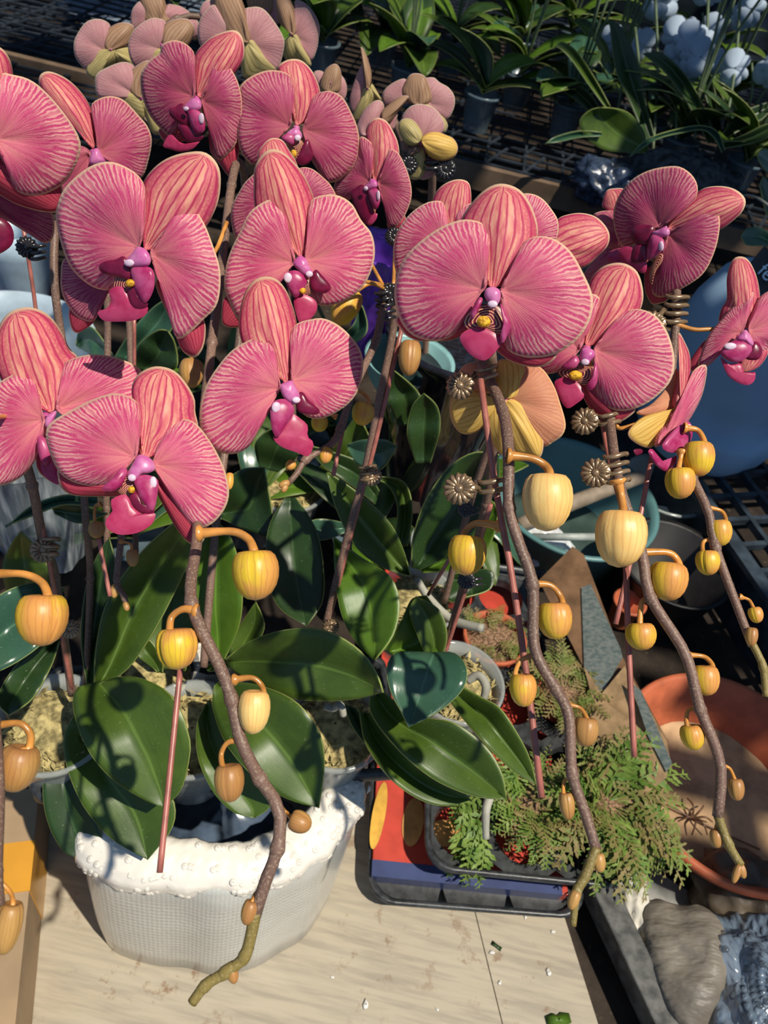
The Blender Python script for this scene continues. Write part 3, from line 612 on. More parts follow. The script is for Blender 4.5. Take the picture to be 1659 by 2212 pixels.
# ---------------- blue-grey wrapped pot standing on the crate ----------------
BL = NT('frosted_blue_plastic'); n_ = BL.noise(BL.obj(), 6, 3); BL.base(BL.mix(BL.ramp(n_, .3, .7), (.24, .38, .55), (.32, .48, .64)), .45, .4); BL.trans((.2, .35, .5), .12); BL = BL.m
bp = W(1660, 700, 1.20); bz = cz+.007; bpc = Vector((bp.x+.02, bp.y+.06, bz)); bpot = root('frosted_pot', bpc, 'frosted blue-grey plastic pot with a scalloped skirt on the crate', 'pot')
mb = MB(); lathe(mb, bpc, [(.098, 0), (.112, .02), (.125, .07), (.117, .082), (.108, .088), (.122, .14), (.128, .20), (.118, .26), (.098, .31), (.088, .312), (.08, .29)], 72, fn=lambda q, t: 1+(.07*abs(math.sin(3.5*q)) if t < .5 else .02*math.sin(7*q))); mb.build('pot_skirt', BL, bpot)
# label stuck on it
lp = [(1652, 530, 1.035), (1600, 592, 1.05), (1660, 650, 1.04), (1705, 600, 1.02)]
quad('black_label', lp, simple('label_black', (.008, .008, .01), .3, .5), parent=bpot, th=.001)
fc = bpy.data.curves.new('label_text', 'FONT'); fc.body = 'fee'; fc.size = .026; fc.extrude = .0004
ft = bpy.data.objects.new('label_text', fc); C.objects.link(ft)
X_ = (W(1660, 588, 1.03)-W(1636, 566, 1.035)).normalized(); Zt = -ray(1640, 580).normalized(); Y_ = Zt.cross(X_).normalized()*1; Zt = X_.cross(Y_)
fm = Matrix((X_, Y_, Zt)).transposed().to_4x4(); fm.translation = W(1634, 588, 1.030)
bpy.context.view_layer.update(); me = bpy.data.meshes.new_from_object(ft); bpy.data.objects.remove(ft); to = bpy.data.objects.new('label_text', me); C.objects.link(to)
me.transform(fm); me.transform(Matrix.Translation(-bpc)); to.parent = bpot; me.materials.clear(); me.materials.append(simple('label_print', (.5, .7, .9), .4))
# small succulent-like leaf above it
sg = root('small_plant', W(1650, 500, 1.1), 'fleshy green shoot poking in at the right edge above the frosted pot', 'plant')
leaf(sg, [(1690, 530), (1650, 495), (1615, 492), (1600, 510)], [(1690, 540), (1650, 532), (1612, 530), (1600, 510)], (1.1, 1.08), .006, 0, 'leaf_blue')
leaf(sg, [(1700, 380), (1670, 330), (1645, 322), (1635, 338)], [(1700, 400), (1665, 380), (1645, 360), (1635, 338)], (1.15, 1.1), .006, 0, 'leaf_blue')
leaf(sg, [(1700, 420), (1665, 400), (1650, 380), (1640, 400)], [(1700, 500), (1660, 470), (1648, 440), (1640, 400)], (1.15, 1.1), .006, 0, 'leaf_dark')
tube(mb := MB(), [W(1605, 422, 1.12), W(1632, 425, 1.11), W(1675, 455, 1.1)], [.0012, .0025], 6); mb.build('root_strand', simple('root_pale', (.25, .25, .2)), sg)
# brown carton behind the right flowers
BC = simple('carton_dull', (.13, .085, .05), .8, .2, 0, .3, 12)
mb = box(MB(), (.35, 1.56, .05), (.34, .12, .15), math.radians(-6)); o = mb.build('cardboard_box', BC, smooth=False, bevel=.002); label(o, 'dull brown cardboard box behind the far right orchid blooms', 'box')
mb = box(MB(), (.80, 1.62, .06), (.20, .12, .16), math.radians(-12)); o = mb.build('fabric_bundle', simple('bundle_dark_red', (.09, .02, .03), .7), smooth=False, bevel=.01); label(o, 'dark maroon bundle under the right end of the bench', 'bundle')
# clear plastic bag
k = NT('clear_bag'); n_ = k.noise(k.vscale(k.obj(), (40, 8, 8)), 2, 4); k.base(k.mix(k.ramp(n_, .45, .75), (.10, .10, .08), (.45, .50, .52)), .12, .8); k.bump(n_, .8, .006); k.seethru(.45)
mb = MB(); bpz = W(1290, 470, 1.45); lathe(mb, Vector((bpz.x, bpz.y, .02)), [(.10, 0), (.12, .06), (.11, .14), (.075, .20), (.03, .255), (.008, .275), (.02, .295)], 40, fn=lambda q, t: 1+.12*math.sin(6*q+t*3)+.06*math.sin(13*q)); label(mb.build('plastic_bag', k.m), 'clear plastic bag tied at the top beside the bench front', 'bag')
# ---------------- bottom right bags ----------------
k = NT('grey_bag'); n_ = k.noise(k.obj(), 9, 4); k.base(k.mix(k.ramp(n_, .35, .7), (.15, .13, .105), (.27, .235, .185)), .5, .4); k.bump(k.noise(k.vscale(k.obj(), (9, 22, 9)), 2, 3, .5), .9, .012)
gbm = k.m
def blob(c, rx, ry, rz, mat, name, lab, cat, seed=0, amp=.18, nn=3.):
    mb = MB(); N, K = 48, 24; vs = []; uv = []
    for i in range(K+1):
        th = math.pi*i/K
        for j in range(N):
            q = 6.283*j/N; v = Vector((math.sin(th)*math.cos(q), math.sin(th)*math.sin(q), math.cos(th))); r_ = 1+amp*noise.noise(v*nn+Vector((seed, 0, 0)))+amp*.22*noise.noise(v*nn*3+Vector((0, seed, 0)))
            vs.append(Vector(c)+Vector((v.x*rx*r_, v.y*ry*r_, max(-.999, v.z)*rz*r_))); uv.append((j/N, i/K))
    mb.add(vs, [(i*N+j, (i+1)*N+j, (i+1)*N+(j+1) % N, i*N+(j+1) % N) for i in range(K) for j in range(N)], uv); return label(mb.build(name, mat), lab, cat)
g1 = Zp(1480, 2080, .03); blob((g1.x+.01, g1.y, .0), .062, .075, .06, gbm, 'plastic_sack', 'rumpled grey-brown plastic sack at the bottom right', 'bag', 3, .22, 1.6)
g1 = Zp(1600, 1950, .03); blob((g1.x+.02, g1.y+.02, 0), .06, .06, .05, simple('sack_brown', (.12, .09, .06), .5, .4, 0, .4, 20, .4), 'plastic_sack', 'darker brown sack below the terracotta bowl', 'bag', 5, .3)
g1 = Zp(1340, 1950, .0); blob((g1.x+.012, g1.y, -.005), .022, .05, .03, simple('cloth_cream', (.50, .47, .40), .7), 'cream_cloth', 'cream cloth tucked behind the grey metal bar', 'cloth', 7, .3)
BW = wrapm('bubble_wrap_blue', (.24, .32, .42), (44, 22, 1), .35, 1.)
g1 = Zp(1640, 2130, .05); o = blob((g1.x+.01, g1.y-.01, .02), .062, .095, .065, BW, 'bubble_wrap', 'bluish bubble wrap bundle in the bottom right corner', 'bubble wrap', 9, .35)
mbw = MB()
for i in range(170):
    vtx = random.choice(o.data.vertices); p = vtx.co.copy(); nrm = vtx.normal
    if nrm.z < .1: continue
    lathe(mbw, p+nrm*.0005+Vector(o['_o']), [(.0042, 0), (.0038, .0012), (.0022, .0022), (.0003, .0026)], 8, nrm)
mbw.build('bubbles', BW, o)['kind'] = 'stuff'
# ---------------- left cardboard box ----------------
KR = simple('kraft_board', (.32, .22, .13), .75, .2, 0, .2, 10); TAPE = simple('tape_orange', (.58, .27, .03), .25, .6, 0, .15, 8)
lb = root('carton', Zp(0, 1980, .0), 'brown cardboard box with orange tape at the lower left edge', 'box')
a = Zp(86, 1700, .09); b = Zp(28, 2260, .09); dd = (b-a).normalized(); le = Vector((dd.y, -dd.x, 0)); le = le if le.x < 0 else -le; b2 = b+dd*.1
mb = MB(); slab(mb, a, b2, b2+le*.3, a+le*.3, .001, .09); mb.build('box_body', KR, lb, smooth=False, bevel=.001)
t0 = .17
mb = MB(); p = a+dd*((Zp(78, 1815, .09)-a).dot(dd)); q_ = a+dd*((Zp(60, 1925, .09)-a).dot(dd)); slab(mb, p-le*.001, q_-le*.001, q_+le*.3, p+le*.3, .0, .0912); mb.build('tape_strip', TAPE, lb, smooth=False)
# ================= front orchids =================
MOSS = simple('sphagnum_moss', (.36, .29, .125), .8, .2, 0, .6, 120, 1)
k = NT('clear_pot_plastic'); k.base((.50, .53, .50), .12, .6); k.seethru(.55); CLR = k.m
def clearpot(parent, px, py, z, r, h=.09, moss=True):
    c = Zp(px, py, z); c.z = z-h
    lathe(mb := MB(), c, [(r*.72, 0), (r*.74, .003), (r*.95, h-.014), (r*.96, h-.010), (r*1.05, h-.008), (r*1.07, h), (r*.99, h), (r*.93, h-.02), (r*.70, .004)], 48, fn=lambda q, t: 1+.012*math.sin(24*q)); mb.build('clear_pot', CLR, parent)
    rnd = random.Random(int(px)); mb = MB(); lathe(mb, c, [(r*.66, .005), (r*.88, h-.022), (r*.85, h-.012), (r*.5, h-.004), (.001, h-.002)], 32, fn=lambda q, t: 1+.03*math.sin(7*q+9*t))
    for i in range(260):
        q = rnd.random()*6.28; R_ = r*.86*math.sqrt(rnd.random()); p = c+Vector((R_*math.cos(q), R_*math.sin(q), h-.009+rnd.random()*.006)); s_ = rnd.uniform(.002, .007); a = Vector((rnd.uniform(-1, 1), rnd.uniform(-1, 1), rnd.uniform(-.3, .8))).normalized()*s_; b = a.cross(Vector((rnd.random(), rnd.random(), 1))).normalized()*s_*.4
        mb.add([p-a, p+b, p+a, p-b], [(0, 1, 2, 3)])
    mb.build('moss', MOSS, parent, smooth=False)
ROOTM = simple('aerial_root_silver', (.34, .33, .27), .6, .3, 0, .2, 50)
G = 'cascading pink orchids in clear pots'
# --- plant 1: centre left spike ---
o1 = root('potted_orchid', Zp(400, 1560, .3), 'pink orchid whose long bud spike hangs in front of the white wrapped pot', 'orchid', G)
clearpot(o1, 415, 1570, .305, .045)
stem(o1, [(440, 1440, .66), (470, 1100, .66), (520, 700, .68), (530, 420, .66), (515, 350, .62), (500, 400, .60), (480, 560, .56), (458, 740, .52), (440, 900, .49), (432, 1040, .465), (425, 1170, .41), (413, 1300, .378), (475, 1440, .367), (500, 1510, .362), (520, 1600, .36), (560, 1680, .352), (603, 1748, .345), (600, 1830, .342), (573, 1905, .34), (550, 1980, .338)], [.0036, .0036, .0036, .0034, .0032, .0030, .0028])
stem(o1, [(552, 1970, .338), (530, 2062, .336), (490, 2098, .335), (445, 2128, .334), (415, 2166, .333)], [.0028, .0024, .0022], 'stem_green', 'stem_tip')
# --- plant 2: middle spike ---
o2 = root('potted_orchid', Zp(700, 1560, .3), 'pink orchid in the clear pot at centre with a tall reddish ascending stem', 'orchid', G)
clearpot(o2, 725, 1560, .305, .045)
stem(o2, [(705, 1345, .70), (745, 1180, .68), (790, 1010, .655), (820, 860, .635), (848, 720, .62), (850, 640, .61), (830, 655, .60), (812, 735, .58), (765, 840, .55), (735, 925, .53), (715, 960, .528), (662, 992, .52), (640, 1025, .517), (618, 1048, .515)], [.0034, .0034, .0034, .0032, .0030, .0026, .002])
# --- plant 3: right front spike ---
o3 = root('potted_orchid', Zp(1000, 1500, .3), 'pink orchid with the largest bloom and a thick brown spike over the fern tray', 'orchid', G)
clearpot(o3, 990, 1470, .30, .045)
stem(o3, [(925, 1440, .72), (960, 1400, .71), (1000, 1270, .68), (1050, 1090, .62), (1070, 900, .56), (1060, 760, .50)], .0036)
stem(o3, [(1060, 760, .50), (1035, 770, .46), (1055, 815, .445), (1085, 885, .42), (1098, 965, .40), (1100, 1095, .39), (1120, 1170, .385), (1150, 1262, .38), (1155, 1400, .375), (1200, 1488, .37), (1228, 1545, .365), (1236, 1670, .36), (1262, 1750, .357), (1288, 1835, .353)], [.0031, .0031, .0031, .0029, .0028, .0026, .0024])
stem(o3, [(1288, 1830, .353), (1265, 1890, .350), (1245, 1930, .348), (1238, 2000, .345)], [.0024, .0022, .0014], 'stem_green', 'stem_tip')
# --- plant 4 ---
o4 = root('potted_orchid', Zp(930, 1330, .3), 'pink orchid with the pale golden bud and long spike before the cardboard flaps', 'orchid', G)
clearpot(o4, 905, 1290, .30, .042)
stem(o4, [(960, 1300, .74), (1030, 1040, .66), (1110, 860, .60), (1230, 780, .54), (1300, 800, .50), (1316, 905, .46), (1335, 1035, .42), (1365, 1130, .412), (1388, 1200, .405), (1405, 1290, .40), (1480, 1412, .39), (1512, 1530, .385), (1556, 1650, .38), (1550, 1765, .375)], [.0032, .0032, .0031, .0030, .0029, .0028, .0026])
stem(o4, [(1550, 1760, .375), (1572, 1820, .372), (1600, 1868, .37)], [.0022, .002], 'stem_green', 'stem_tip')
# --- plant 5 ---
o5 = root('potted_orchid', Zp(1010, 1330, .28), 'pink orchid whose spike crosses the black grid crate at the far right', 'orchid', G)
clearpot(o5, 950, 1170, .22, .036)
stem(o5, [(960, 1170, .84), (1080, 960, .72), (1250, 700, .64), (1380, 560, .58), (1450, 590, .53), (1462, 650, .515), (1455, 760, .50), (1448, 860, .49), (1470, 960, .465), (1495, 1030, .45), (1530, 1105, .44), (1545, 1180, .435), (1600, 1330, .42), (1625, 1395, .412)], [.0032, .0032, .0031, .0030, .0028, .0026, .0022])
stem(o5, [(1625, 1390, .412), (1648, 1440, .408), (1655, 1505, .405)], [.002, .0018], 'stem_green', 'stem_tip')
# --- plant 0: left edge ---
o0 = root('potted_orchid', Zp(110, 1560, .3), 'pink orchid at the left edge with blooms cut by the frame', 'orchid', G)
clearpot(o0, 115, 1560, .30, .046)
stem(o0, [(155, 1500, .66), (120, 1250, .60), (95, 1180, .56), (70, 1050, .52), (40, 950, .50), (10, 800, .48), (-40, 700, .46), (-60, 900, .42), (-50, 1100, .39), (-20, 1235, .38), (-40, 1400, .35), (-20, 1560, .31), (-10, 1700, .30), (-15, 1880, .29), (-10, 1960, .285)], .0034)
stem(o0, [(185, 1480, .7), (195, 1250, .66), (185, 1120, .62), (170, 950, .6), (120, 640, .56), (120, 480, .56)], .003)
stem(o0, [(258, 1120, .56), (262, 1160, .55), (252, 1250, .545), (268, 1290, .54), (275, 1318, .54)], [.0026, .0022, .0018], 'stem')
o6 = root('potted_orchid', Zp(250, 1500, .29), 'pink orchid rooted behind the leftmost leaves with two rear stems', 'orchid', G)
clearpot(o6, 330, 1440, .27, .042)
for pts in ([(300, 1450, .78), (285, 900, .72), (275, 650, .70), (235, 480, .66)], [(240, 1420, .76), (230, 1100, .7), (232, 640, .66), (215, 420, .62)]): stem(o6, [(x, y, d) for x, y, d in pts], .003)
# ---------------- flowers ----------------
flower(o1, 303, 548, .42, -24, 4, [
 ('P', (303, 535), [(303, 510), (312, 470), (313, 430), (308, 395), (285, 370), (245, 352), (210, 355), (175, 375), (140, 410), (123, 455), (125, 490), (135, 530), (150, 570), (175, 600), (205, 620), (235, 625), (250, 610), (262, 575), (285, 548)]),
 ('P', (326, 548), [(330, 530), (350, 500), (380, 460), (392, 437), (400, 433), (415, 445), (440, 480), (460, 530), (475, 580), (475, 630), (465, 665), (440, 690), (415, 715), (390, 733), (378, 725), (370, 700), (362, 660), (350, 620), (335, 580)]),
 ('S', (313, 540), [(306, 510), (310, 460), (308, 400), (330, 365), (365, 340), (410, 328), (445, 330), (470, 355), (477, 390), (470, 440), (447, 488), (425, 510), (400, 520), (365, 530), (330, 540)]),
 ('R', (345, 600), [(340, 610), (370, 690), (392, 750), (410, 768), (425, 770), (438, 750), (443, 720), (440, 695), (420, 660)]),
 ('V', (250, 590), [(140, 560), (133, 600), (135, 630), (148, 660), (170, 685), (195, 694), (207, 685), (215, 660), (222, 640), (245, 620), (240, 580), (180, 560)], .012),
 ('R', (215, 640), [(152, 670), (155, 705), (165, 718), (180, 712), (200, 695), (215, 660), (180, 650)], .014)],
 [('t', [(255, 590), (280, 580), (300, 600), (295, 640), (275, 650), (245, 625)]), ('d', [(213, 575), (225, 565), (250, 560), (268, 553), (278, 570), (285, 590), (280, 605), (258, 600), (235, 595), (218, 587)]),
  ('k', [(240, 650), (235, 628), (262, 618), (285, 650), (318, 660), (315, 680), (290, 692), (255, 695), (222, 692), (210, 672), (228, 668)]), ('d', [(275, 612), (292, 612), (302, 640), (320, 655), (310, 670), (288, 668), (276, 645)]),
  ('m', [(283, 582), (300, 575), (325, 578), (334, 595), (332, 625), (320, 650), (310, 655), (298, 640), (288, 615)]), ('o', [(281, 612, 10, 9)]),
  ('c', [(270, 566), (282, 550), (298, 533), (318, 542), (326, 562), (318, 576), (292, 578), (273, 575)]), ('w', [(279, 568, 11, 8)])],
 'upper left bloom of the spike, seen three-quarter from its right')
flower(o1, 617, 835, .445, 10, 4, [
 ('P', (608, 838), [(600, 830), (590, 790), (588, 750), (584, 728), (565, 727), (535, 738), (500, 760), (470, 795), (448, 830), (435, 870), (432, 910), (440, 945), (460, 970), (495, 980), (525, 972), (545, 950), (552, 915), (565, 890), (585, 865)]),
 ('P', (632, 822), [(628, 812), (627, 770), (625, 725), (640, 700), (670, 690), (700, 688), (735, 705), (765, 735), (782, 765), (784, 800), (775, 840), (755, 870), (720, 895), (685, 905), (655, 895), (640, 860)]),
 ('S', (616, 825), [(598, 815), (588, 780), (570, 755), (530, 750), (516, 715), (518, 670), (530, 630), (550, 605), (575, 597), (600, 605), (620, 630), (635, 670), (642, 705), (640, 740), (635, 800), (628, 822)]),],
 [('d', [(645, 850), (655, 848), (668, 865), (690, 885), (685, 895), (662, 895), (642, 885)]), ('k', [(590, 945), (608, 925), (630, 895), (650, 905), (665, 920), (664, 942), (677, 955), (675, 970), (665, 986), (640, 977), (608, 965)]),
  ('m', [(585, 878), (595, 865), (615, 862), (633, 875), (634, 895), (617, 920), (600, 945), (588, 930), (584, 900)]), ('w', [(597, 880, 10, 12)]),
  ('c', [(605, 835), (612, 828), (630, 822), (640, 838), (648, 855), (645, 870), (630, 873), (612, 858)]), ('w', [(640, 864, 9, 7)])],
 'bloom nearest the middle with its lip hanging straight down')
flower(o1, 305, 993, .415, -6, 6, [
 ('P', (293, 988), [(295, 978), (300, 940), (303, 900), (295, 870), (270, 855), (240, 852), (200, 865), (150, 890), (110, 915), (100, 940), (110, 980), (130, 1020), (160, 1040), (200, 1048), (235, 1045), (260, 1020), (275, 1000)]),
 ('P', (332, 1003), [(332, 995), (335, 970), (350, 940), (370, 915), (395, 905), (420, 912), (445, 940), (470, 980), (487, 1020), (495, 1065), (485, 1100), (460, 1130), (435, 1140), (410, 1130), (385, 1100), (360, 1060), (342, 1030)]),
 ('S', (312, 990), [(296, 980), (298, 930), (296, 890), (284, 850), (290, 820), (310, 800), (340, 791), (375, 800), (400, 825), (420, 860), (422, 890), (428, 925), (410, 950), (370, 960), (340, 985), (320, 988)]),
 ('R', (290, 1035), [(130, 1010), (127, 1035), (135, 1055), (160, 1068), (220, 1070), (275, 1068), (295, 1050), (285, 1020), (230, 1020), (180, 1015)]),
 ('R', (340, 1040), [(338, 1050), (360, 1100), (390, 1150), (415, 1175), (437, 1170), (445, 1140), (440, 1110), (400, 1060), (360, 1030)])],
 [('t', [(250, 1050), (270, 1030), (290, 1035), (300, 1060), (290, 1085), (262, 1068)]), ('m', [(220, 1055), (245, 1030), (262, 1010), (275, 1015), (272, 1030), (262, 1050), (240, 1062)]),
  ('k', [(240, 1080), (272, 1068), (285, 1090), (310, 1112), (335, 1105), (330, 1130), (300, 1150), (258, 1155), (230, 1140), (230, 1120), (243, 1105)]), ('d', [(280, 1060), (297, 1062), (310, 1090), (335, 1098), (325, 1112), (300, 1106), (283, 1088)]),
  ('m', [(290, 1037), (310, 1025), (340, 1035), (341, 1060), (335, 1095), (325, 1103), (305, 1080), (293, 1052)]), ('w', [(331, 1042, 8, 13)]), ('o', [(284, 1058, 8, 8)]),
  ('c', [(276, 1022), (285, 1005), (300, 983), (325, 990), (335, 1012), (322, 1022), (305, 1025), (292, 1040), (278, 1036)]), ('w', [(285, 1032, 9, 8)])],
 'lowest open bloom of the spike')
flower(o1, 425, 215, .59, -22, 6, [
 ('P', (418, 208), [(422, 195), (420, 150), (418, 115), (400, 95), (375, 88), (350, 98), (347, 115), (325, 130), (308, 155), (305, 185), (312, 220), (325, 250), (350, 280), (372, 295), (385, 270), (400, 240), (412, 220)]),
 ('P', (436, 218), [(435, 205), (455, 170), (465, 130), (470, 121), (485, 130), (500, 150), (515, 180), (523, 220), (520, 265), (510, 310), (490, 335), (475, 347), (462, 330), (460, 300), (455, 270), (440, 240)]),
 ('S', (428, 208), [(422, 190), (420, 160), (420, 120), (450, 85), (480, 70), (505, 65), (520, 75), (528, 100), (525, 130), (505, 165), (490, 190), (465, 210), (440, 215)]),
 ('R', (450, 280), [(455, 320), (480, 360), (495, 379), (505, 375), (515, 335), (516, 300), (490, 290)]),
 ('R', (400, 270), [(345, 280), (352, 300), (375, 312), (400, 300), (405, 275), (380, 270)])],
 [('k', [(352, 315), (368, 290), (390, 308), (420, 312), (432, 305), (415, 322), (390, 328), (365, 322)]), ('t', [(385, 262), (410, 262), (420, 285), (410, 300), (395, 290)]), ('d', [(385, 268), (410, 272), (438, 292), (435, 302), (415, 310), (400, 305), (390, 290)]),
  ('d', [(365, 235), (375, 232), (393, 223), (405, 240), (413, 258), (403, 272), (385, 265), (368, 250)]), ('m', [(405, 240), (415, 232), (430, 240), (441, 255), (442, 282), (425, 290), (412, 270)]), ('w', [(435, 256, 6, 12)]),
  ('c', [(396, 233), (402, 225), (417, 212), (432, 215), (435, 232), (425, 242), (405, 242)]), ('w', [(402, 235, 6, 5)])],
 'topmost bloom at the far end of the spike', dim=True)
flower(o2, 640, 278, .60, 6, 4, [
 ('P', (627, 274), [(628, 262), (628, 230), (635, 195), (635, 178), (620, 160), (595, 153), (570, 155), (540, 168), (518, 190), (517, 230), (514, 270), (515, 305), (522, 330), (535, 347), (548, 355), (562, 325), (590, 300), (610, 288)]),
 ('P', (655, 280), [(655, 272), (670, 240), (672, 215), (690, 200), (715, 197), (740, 210), (760, 245), (772, 275), (777, 310), (770, 350), (745, 380), (715, 395), (695, 380), (672, 345), (656, 305)]),
 ('S', (641, 270), [(632, 262), (628, 220), (628, 185), (612, 165), (601, 150), (605, 138), (625, 128), (650, 130), (672, 150), (685, 175), (692, 200), (690, 225), (675, 250), (655, 268)])],
 [('t', [(622, 305), (640, 298), (656, 310), (655, 340), (640, 350), (626, 330)]), ('d', [(655, 312), (665, 300), (672, 315), (677, 335), (667, 352), (650, 358), (640, 347), (648, 328)]), ('o', [(634, 332, 7, 9)]),
  ('m', [(608, 300), (620, 288), (635, 290), (641, 303), (630, 315)]), ('c', [(618, 290), (628, 280), (640, 276), (650, 285), (652, 298), (640, 302), (628, 295)]), ('w', [(643, 298, 7, 7)])],
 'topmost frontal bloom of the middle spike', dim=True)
flower(o2, 808, 396, .62, -24, 4, [
 ('P', (799, 393), [(800, 382), (803, 350), (806, 320), (795, 303), (778, 297), (775, 330), (755, 355), (740, 375), (723, 400), (727, 425), (755, 430), (775, 405), (790, 397)]),
 ('P', (817, 396), [(815, 388), (825, 370), (835, 335), (842, 322), (860, 330), (878, 365), (888, 400), (888, 430), (875, 465), (860, 485), (848, 493), (838, 488), (835, 465), (825, 430), (818, 410)]),
 ('S', (808, 390), [(803, 380), (798, 340), (798, 310), (790, 285), (798, 265), (815, 254), (835, 262), (850, 285), (860, 310), (862, 340), (850, 365), (828, 382)]),
 ('R', (850, 470), [(838, 480), (845, 500), (855, 510), (870, 498), (876, 472), (865, 460)])],
 [('k', [(790, 480), (805, 462), (815, 462), (812, 475), (800, 487)]), ('t', [(780, 430), (800, 425), (812, 440), (808, 465), (790, 460)]), ('d', [(757, 415), (770, 405), (782, 398), (795, 412), (803, 440), (808, 460), (795, 485), (780, 475), (765, 450)]),
  ('m', [(795, 412), (812, 406), (821, 420), (819, 443), (810, 453), (800, 435)]), ('w', [(817, 422, 4, 11)]), ('c', [(785, 405), (795, 395), (802, 386), (813, 390), (815, 403), (802, 411), (790, 413)]), ('w', [(790, 407, 5, 5)])],
 'rightmost bloom of the middle spike, half in shade', dim=True)
flower(o2, 650, 560, .50, 4, 5, [
 ('P', (637, 567), [(635, 558), (625, 520), (612, 480), (610, 440), (600, 432), (575, 435), (540, 460), (520, 500), (500, 540), (488, 580), (485, 620), (495, 650), (515, 690), (540, 672), (575, 645), (600, 615), (618, 590)]),
 ('P', (661, 563), [(657, 548), (663, 500), (665, 450), (675, 430), (700, 421), (730, 422), (760, 440), (780, 475), (803, 505), (810, 545), (802, 585), (780, 625), (745, 650), (710, 661), (685, 658), (670, 640), (662, 600)]),
 ('S', (648, 555), [(632, 545), (612, 510), (590, 480), (555, 460), (548, 430), (548, 400), (550, 360), (565, 335), (585, 322), (610, 328), (635, 350), (655, 375), (670, 405), (679, 432), (682, 470), (672, 520), (660, 550)]),
 ('R', (540, 640), [(485, 645), (480, 680), (482, 700), (500, 707), (530, 700), (545, 660), (520, 630)])],
 [('t', [(645, 605), (665, 600), (690, 615), (680, 630), (655, 640), (642, 630)]), ('d', [(674, 592), (683, 582), (696, 595), (713, 615), (712, 628), (695, 635), (677, 630), (670, 612)]), ('k', [(635, 645), (655, 635), (680, 648), (685, 668), (670, 690), (650, 700), (640, 680)]),
  ('m', [(615, 600), (622, 588), (640, 584), (660, 598), (662, 615), (645, 640), (634, 642), (622, 622)]), ('w', [(622, 600, 9, 11)]), ('o', [(653, 628, 8, 7)]),
  ('c', [(633, 570), (640, 558), (650, 553), (662, 560), (668, 575), (675, 587), (670, 597), (658, 597), (645, 585)]), ('w', [(668, 592, 8, 7)])],
 'large frontal bloom of the middle spike')
flower(o2, 610, 420, .56, 0, 0, [
 ('P', (600, 440), [(570, 360), (555, 372), (530, 395), (515, 420), (502, 445), (500, 475), (510, 515), (540, 540), (600, 520), (620, 460)]),
 ('P', (640, 430), [(640, 380), (650, 362), (675, 365), (700, 385), (718, 405), (730, 440), (720, 480), (680, 500), (640, 470)]),
 ('S', (612, 400), [(555, 380), (555, 350), (560, 325), (575, 305), (590, 298), (610, 303), (625, 325), (640, 350), (650, 390), (630, 410)])], [], 'bloom mostly hidden behind the large frontal one', dim=True)
flower(o0, 203, 330, .55, 4, 2, [
 ('P', (214, 328), [(208, 318), (205, 280), (197, 240), (200, 222), (222, 210), (245, 208), (270, 218), (300, 250), (320, 275), (328, 305), (320, 350), (308, 382), (290, 385), (250, 365), (225, 345)]),
 ('S', (200, 320), [(190, 300), (160, 270), (130, 235), (95, 200), (83, 178), (88, 160), (105, 154), (130, 162), (155, 178), (180, 205), (197, 235), (205, 270), (212, 310)]),
 ('P', (193, 335), [(185, 320), (150, 320), (120, 350), (110, 400), (130, 450), (170, 440), (195, 400), (203, 350)])],
 [('c', [(193, 350), (198, 328), (210, 320), (222, 338), (228, 350), (212, 358), (198, 357)])], 'second bloom from the left at the top', dim=True)
flower(o0, -15, 310, .43, 8, 0, [
 ('P', (-8, 300), [(-10, 260), (-5, 165), (30, 162), (70, 175), (110, 210), (150, 260), (172, 300), (174, 325), (165, 355), (140, 395), (100, 418), (70, 423), (40, 415), (25, 395), (20, 370), (0, 340)]),
 ('P', (-22, 300), [(-30, 250), (-60, 190), (-120, 180), (-180, 260), (-200, 330), (-160, 400), (-80, 420), (-40, 360)]),
 ('S', (-15, 285), [(-40, 250), (-60, 150), (-40, 90), (0, 102), (20, 125), (28, 155), (30, 190), (10, 250)]),
 ('R', (-15, 350), [(-20, 400), (10, 425), (45, 443), (95, 456), (125, 456), (135, 435), (125, 390), (60, 370), (20, 345)])],
 [], 'big bloom cut off by the left frame edge')
flower(o0, -10, 450, .47, 0, 0, [
 ('V', (-30, 430), [(-20, 400), (40, 430), (90, 450), (112, 460), (118, 490), (112, 518), (95, 525), (60, 505), (20, 480), (-20, 460)])],
 [('d', [(-10, 470), (18, 480), (30, 505), (25, 530), (0, 548), (-15, 545), (-25, 500)])], 'shaded plum bloom below it', dim=True)
flower(o0, 100, 900, .46, -4, 3, [
 ('P', (95, 905), [(90, 895), (80, 860), (70, 810), (55, 803), (20, 815), (-20, 850), (-40, 950), (-20, 1040), (0, 1048), (40, 1032), (70, 1000), (87, 960), (97, 930)]),
 ('P', (122, 885), [(128, 878), (133, 840), (133, 800), (145, 780), (180, 768), (215, 766), (260, 775), (305, 800), (320, 850), (290, 920), (230, 950), (170, 920)]),
 ('S', (108, 890), [(88, 880), (60, 860), (20, 850), (-10, 790), (-12, 740), (0, 700), (20, 675), (50, 664), (80, 667), (110, 685), (135, 720), (150, 752), (170, 775), (165, 810), (145, 860), (125, 885)]),
 ('R', (105, 920), [(90, 940), (80, 990), (90, 1025), (130, 1045), (160, 1020), (160, 960), (125, 920)])],
 [('k', [(90, 1000), (110, 985), (128, 1005), (130, 1045), (110, 1040), (92, 1022)]), ('m', [(80, 948), (92, 942), (108, 960), (112, 985), (100, 1005), (86, 990)]), ('c', [(98, 905), (108, 893), (122, 888), (118, 905), (108, 925), (98, 920)])],
 'bloom at the left edge behind the lowest one')
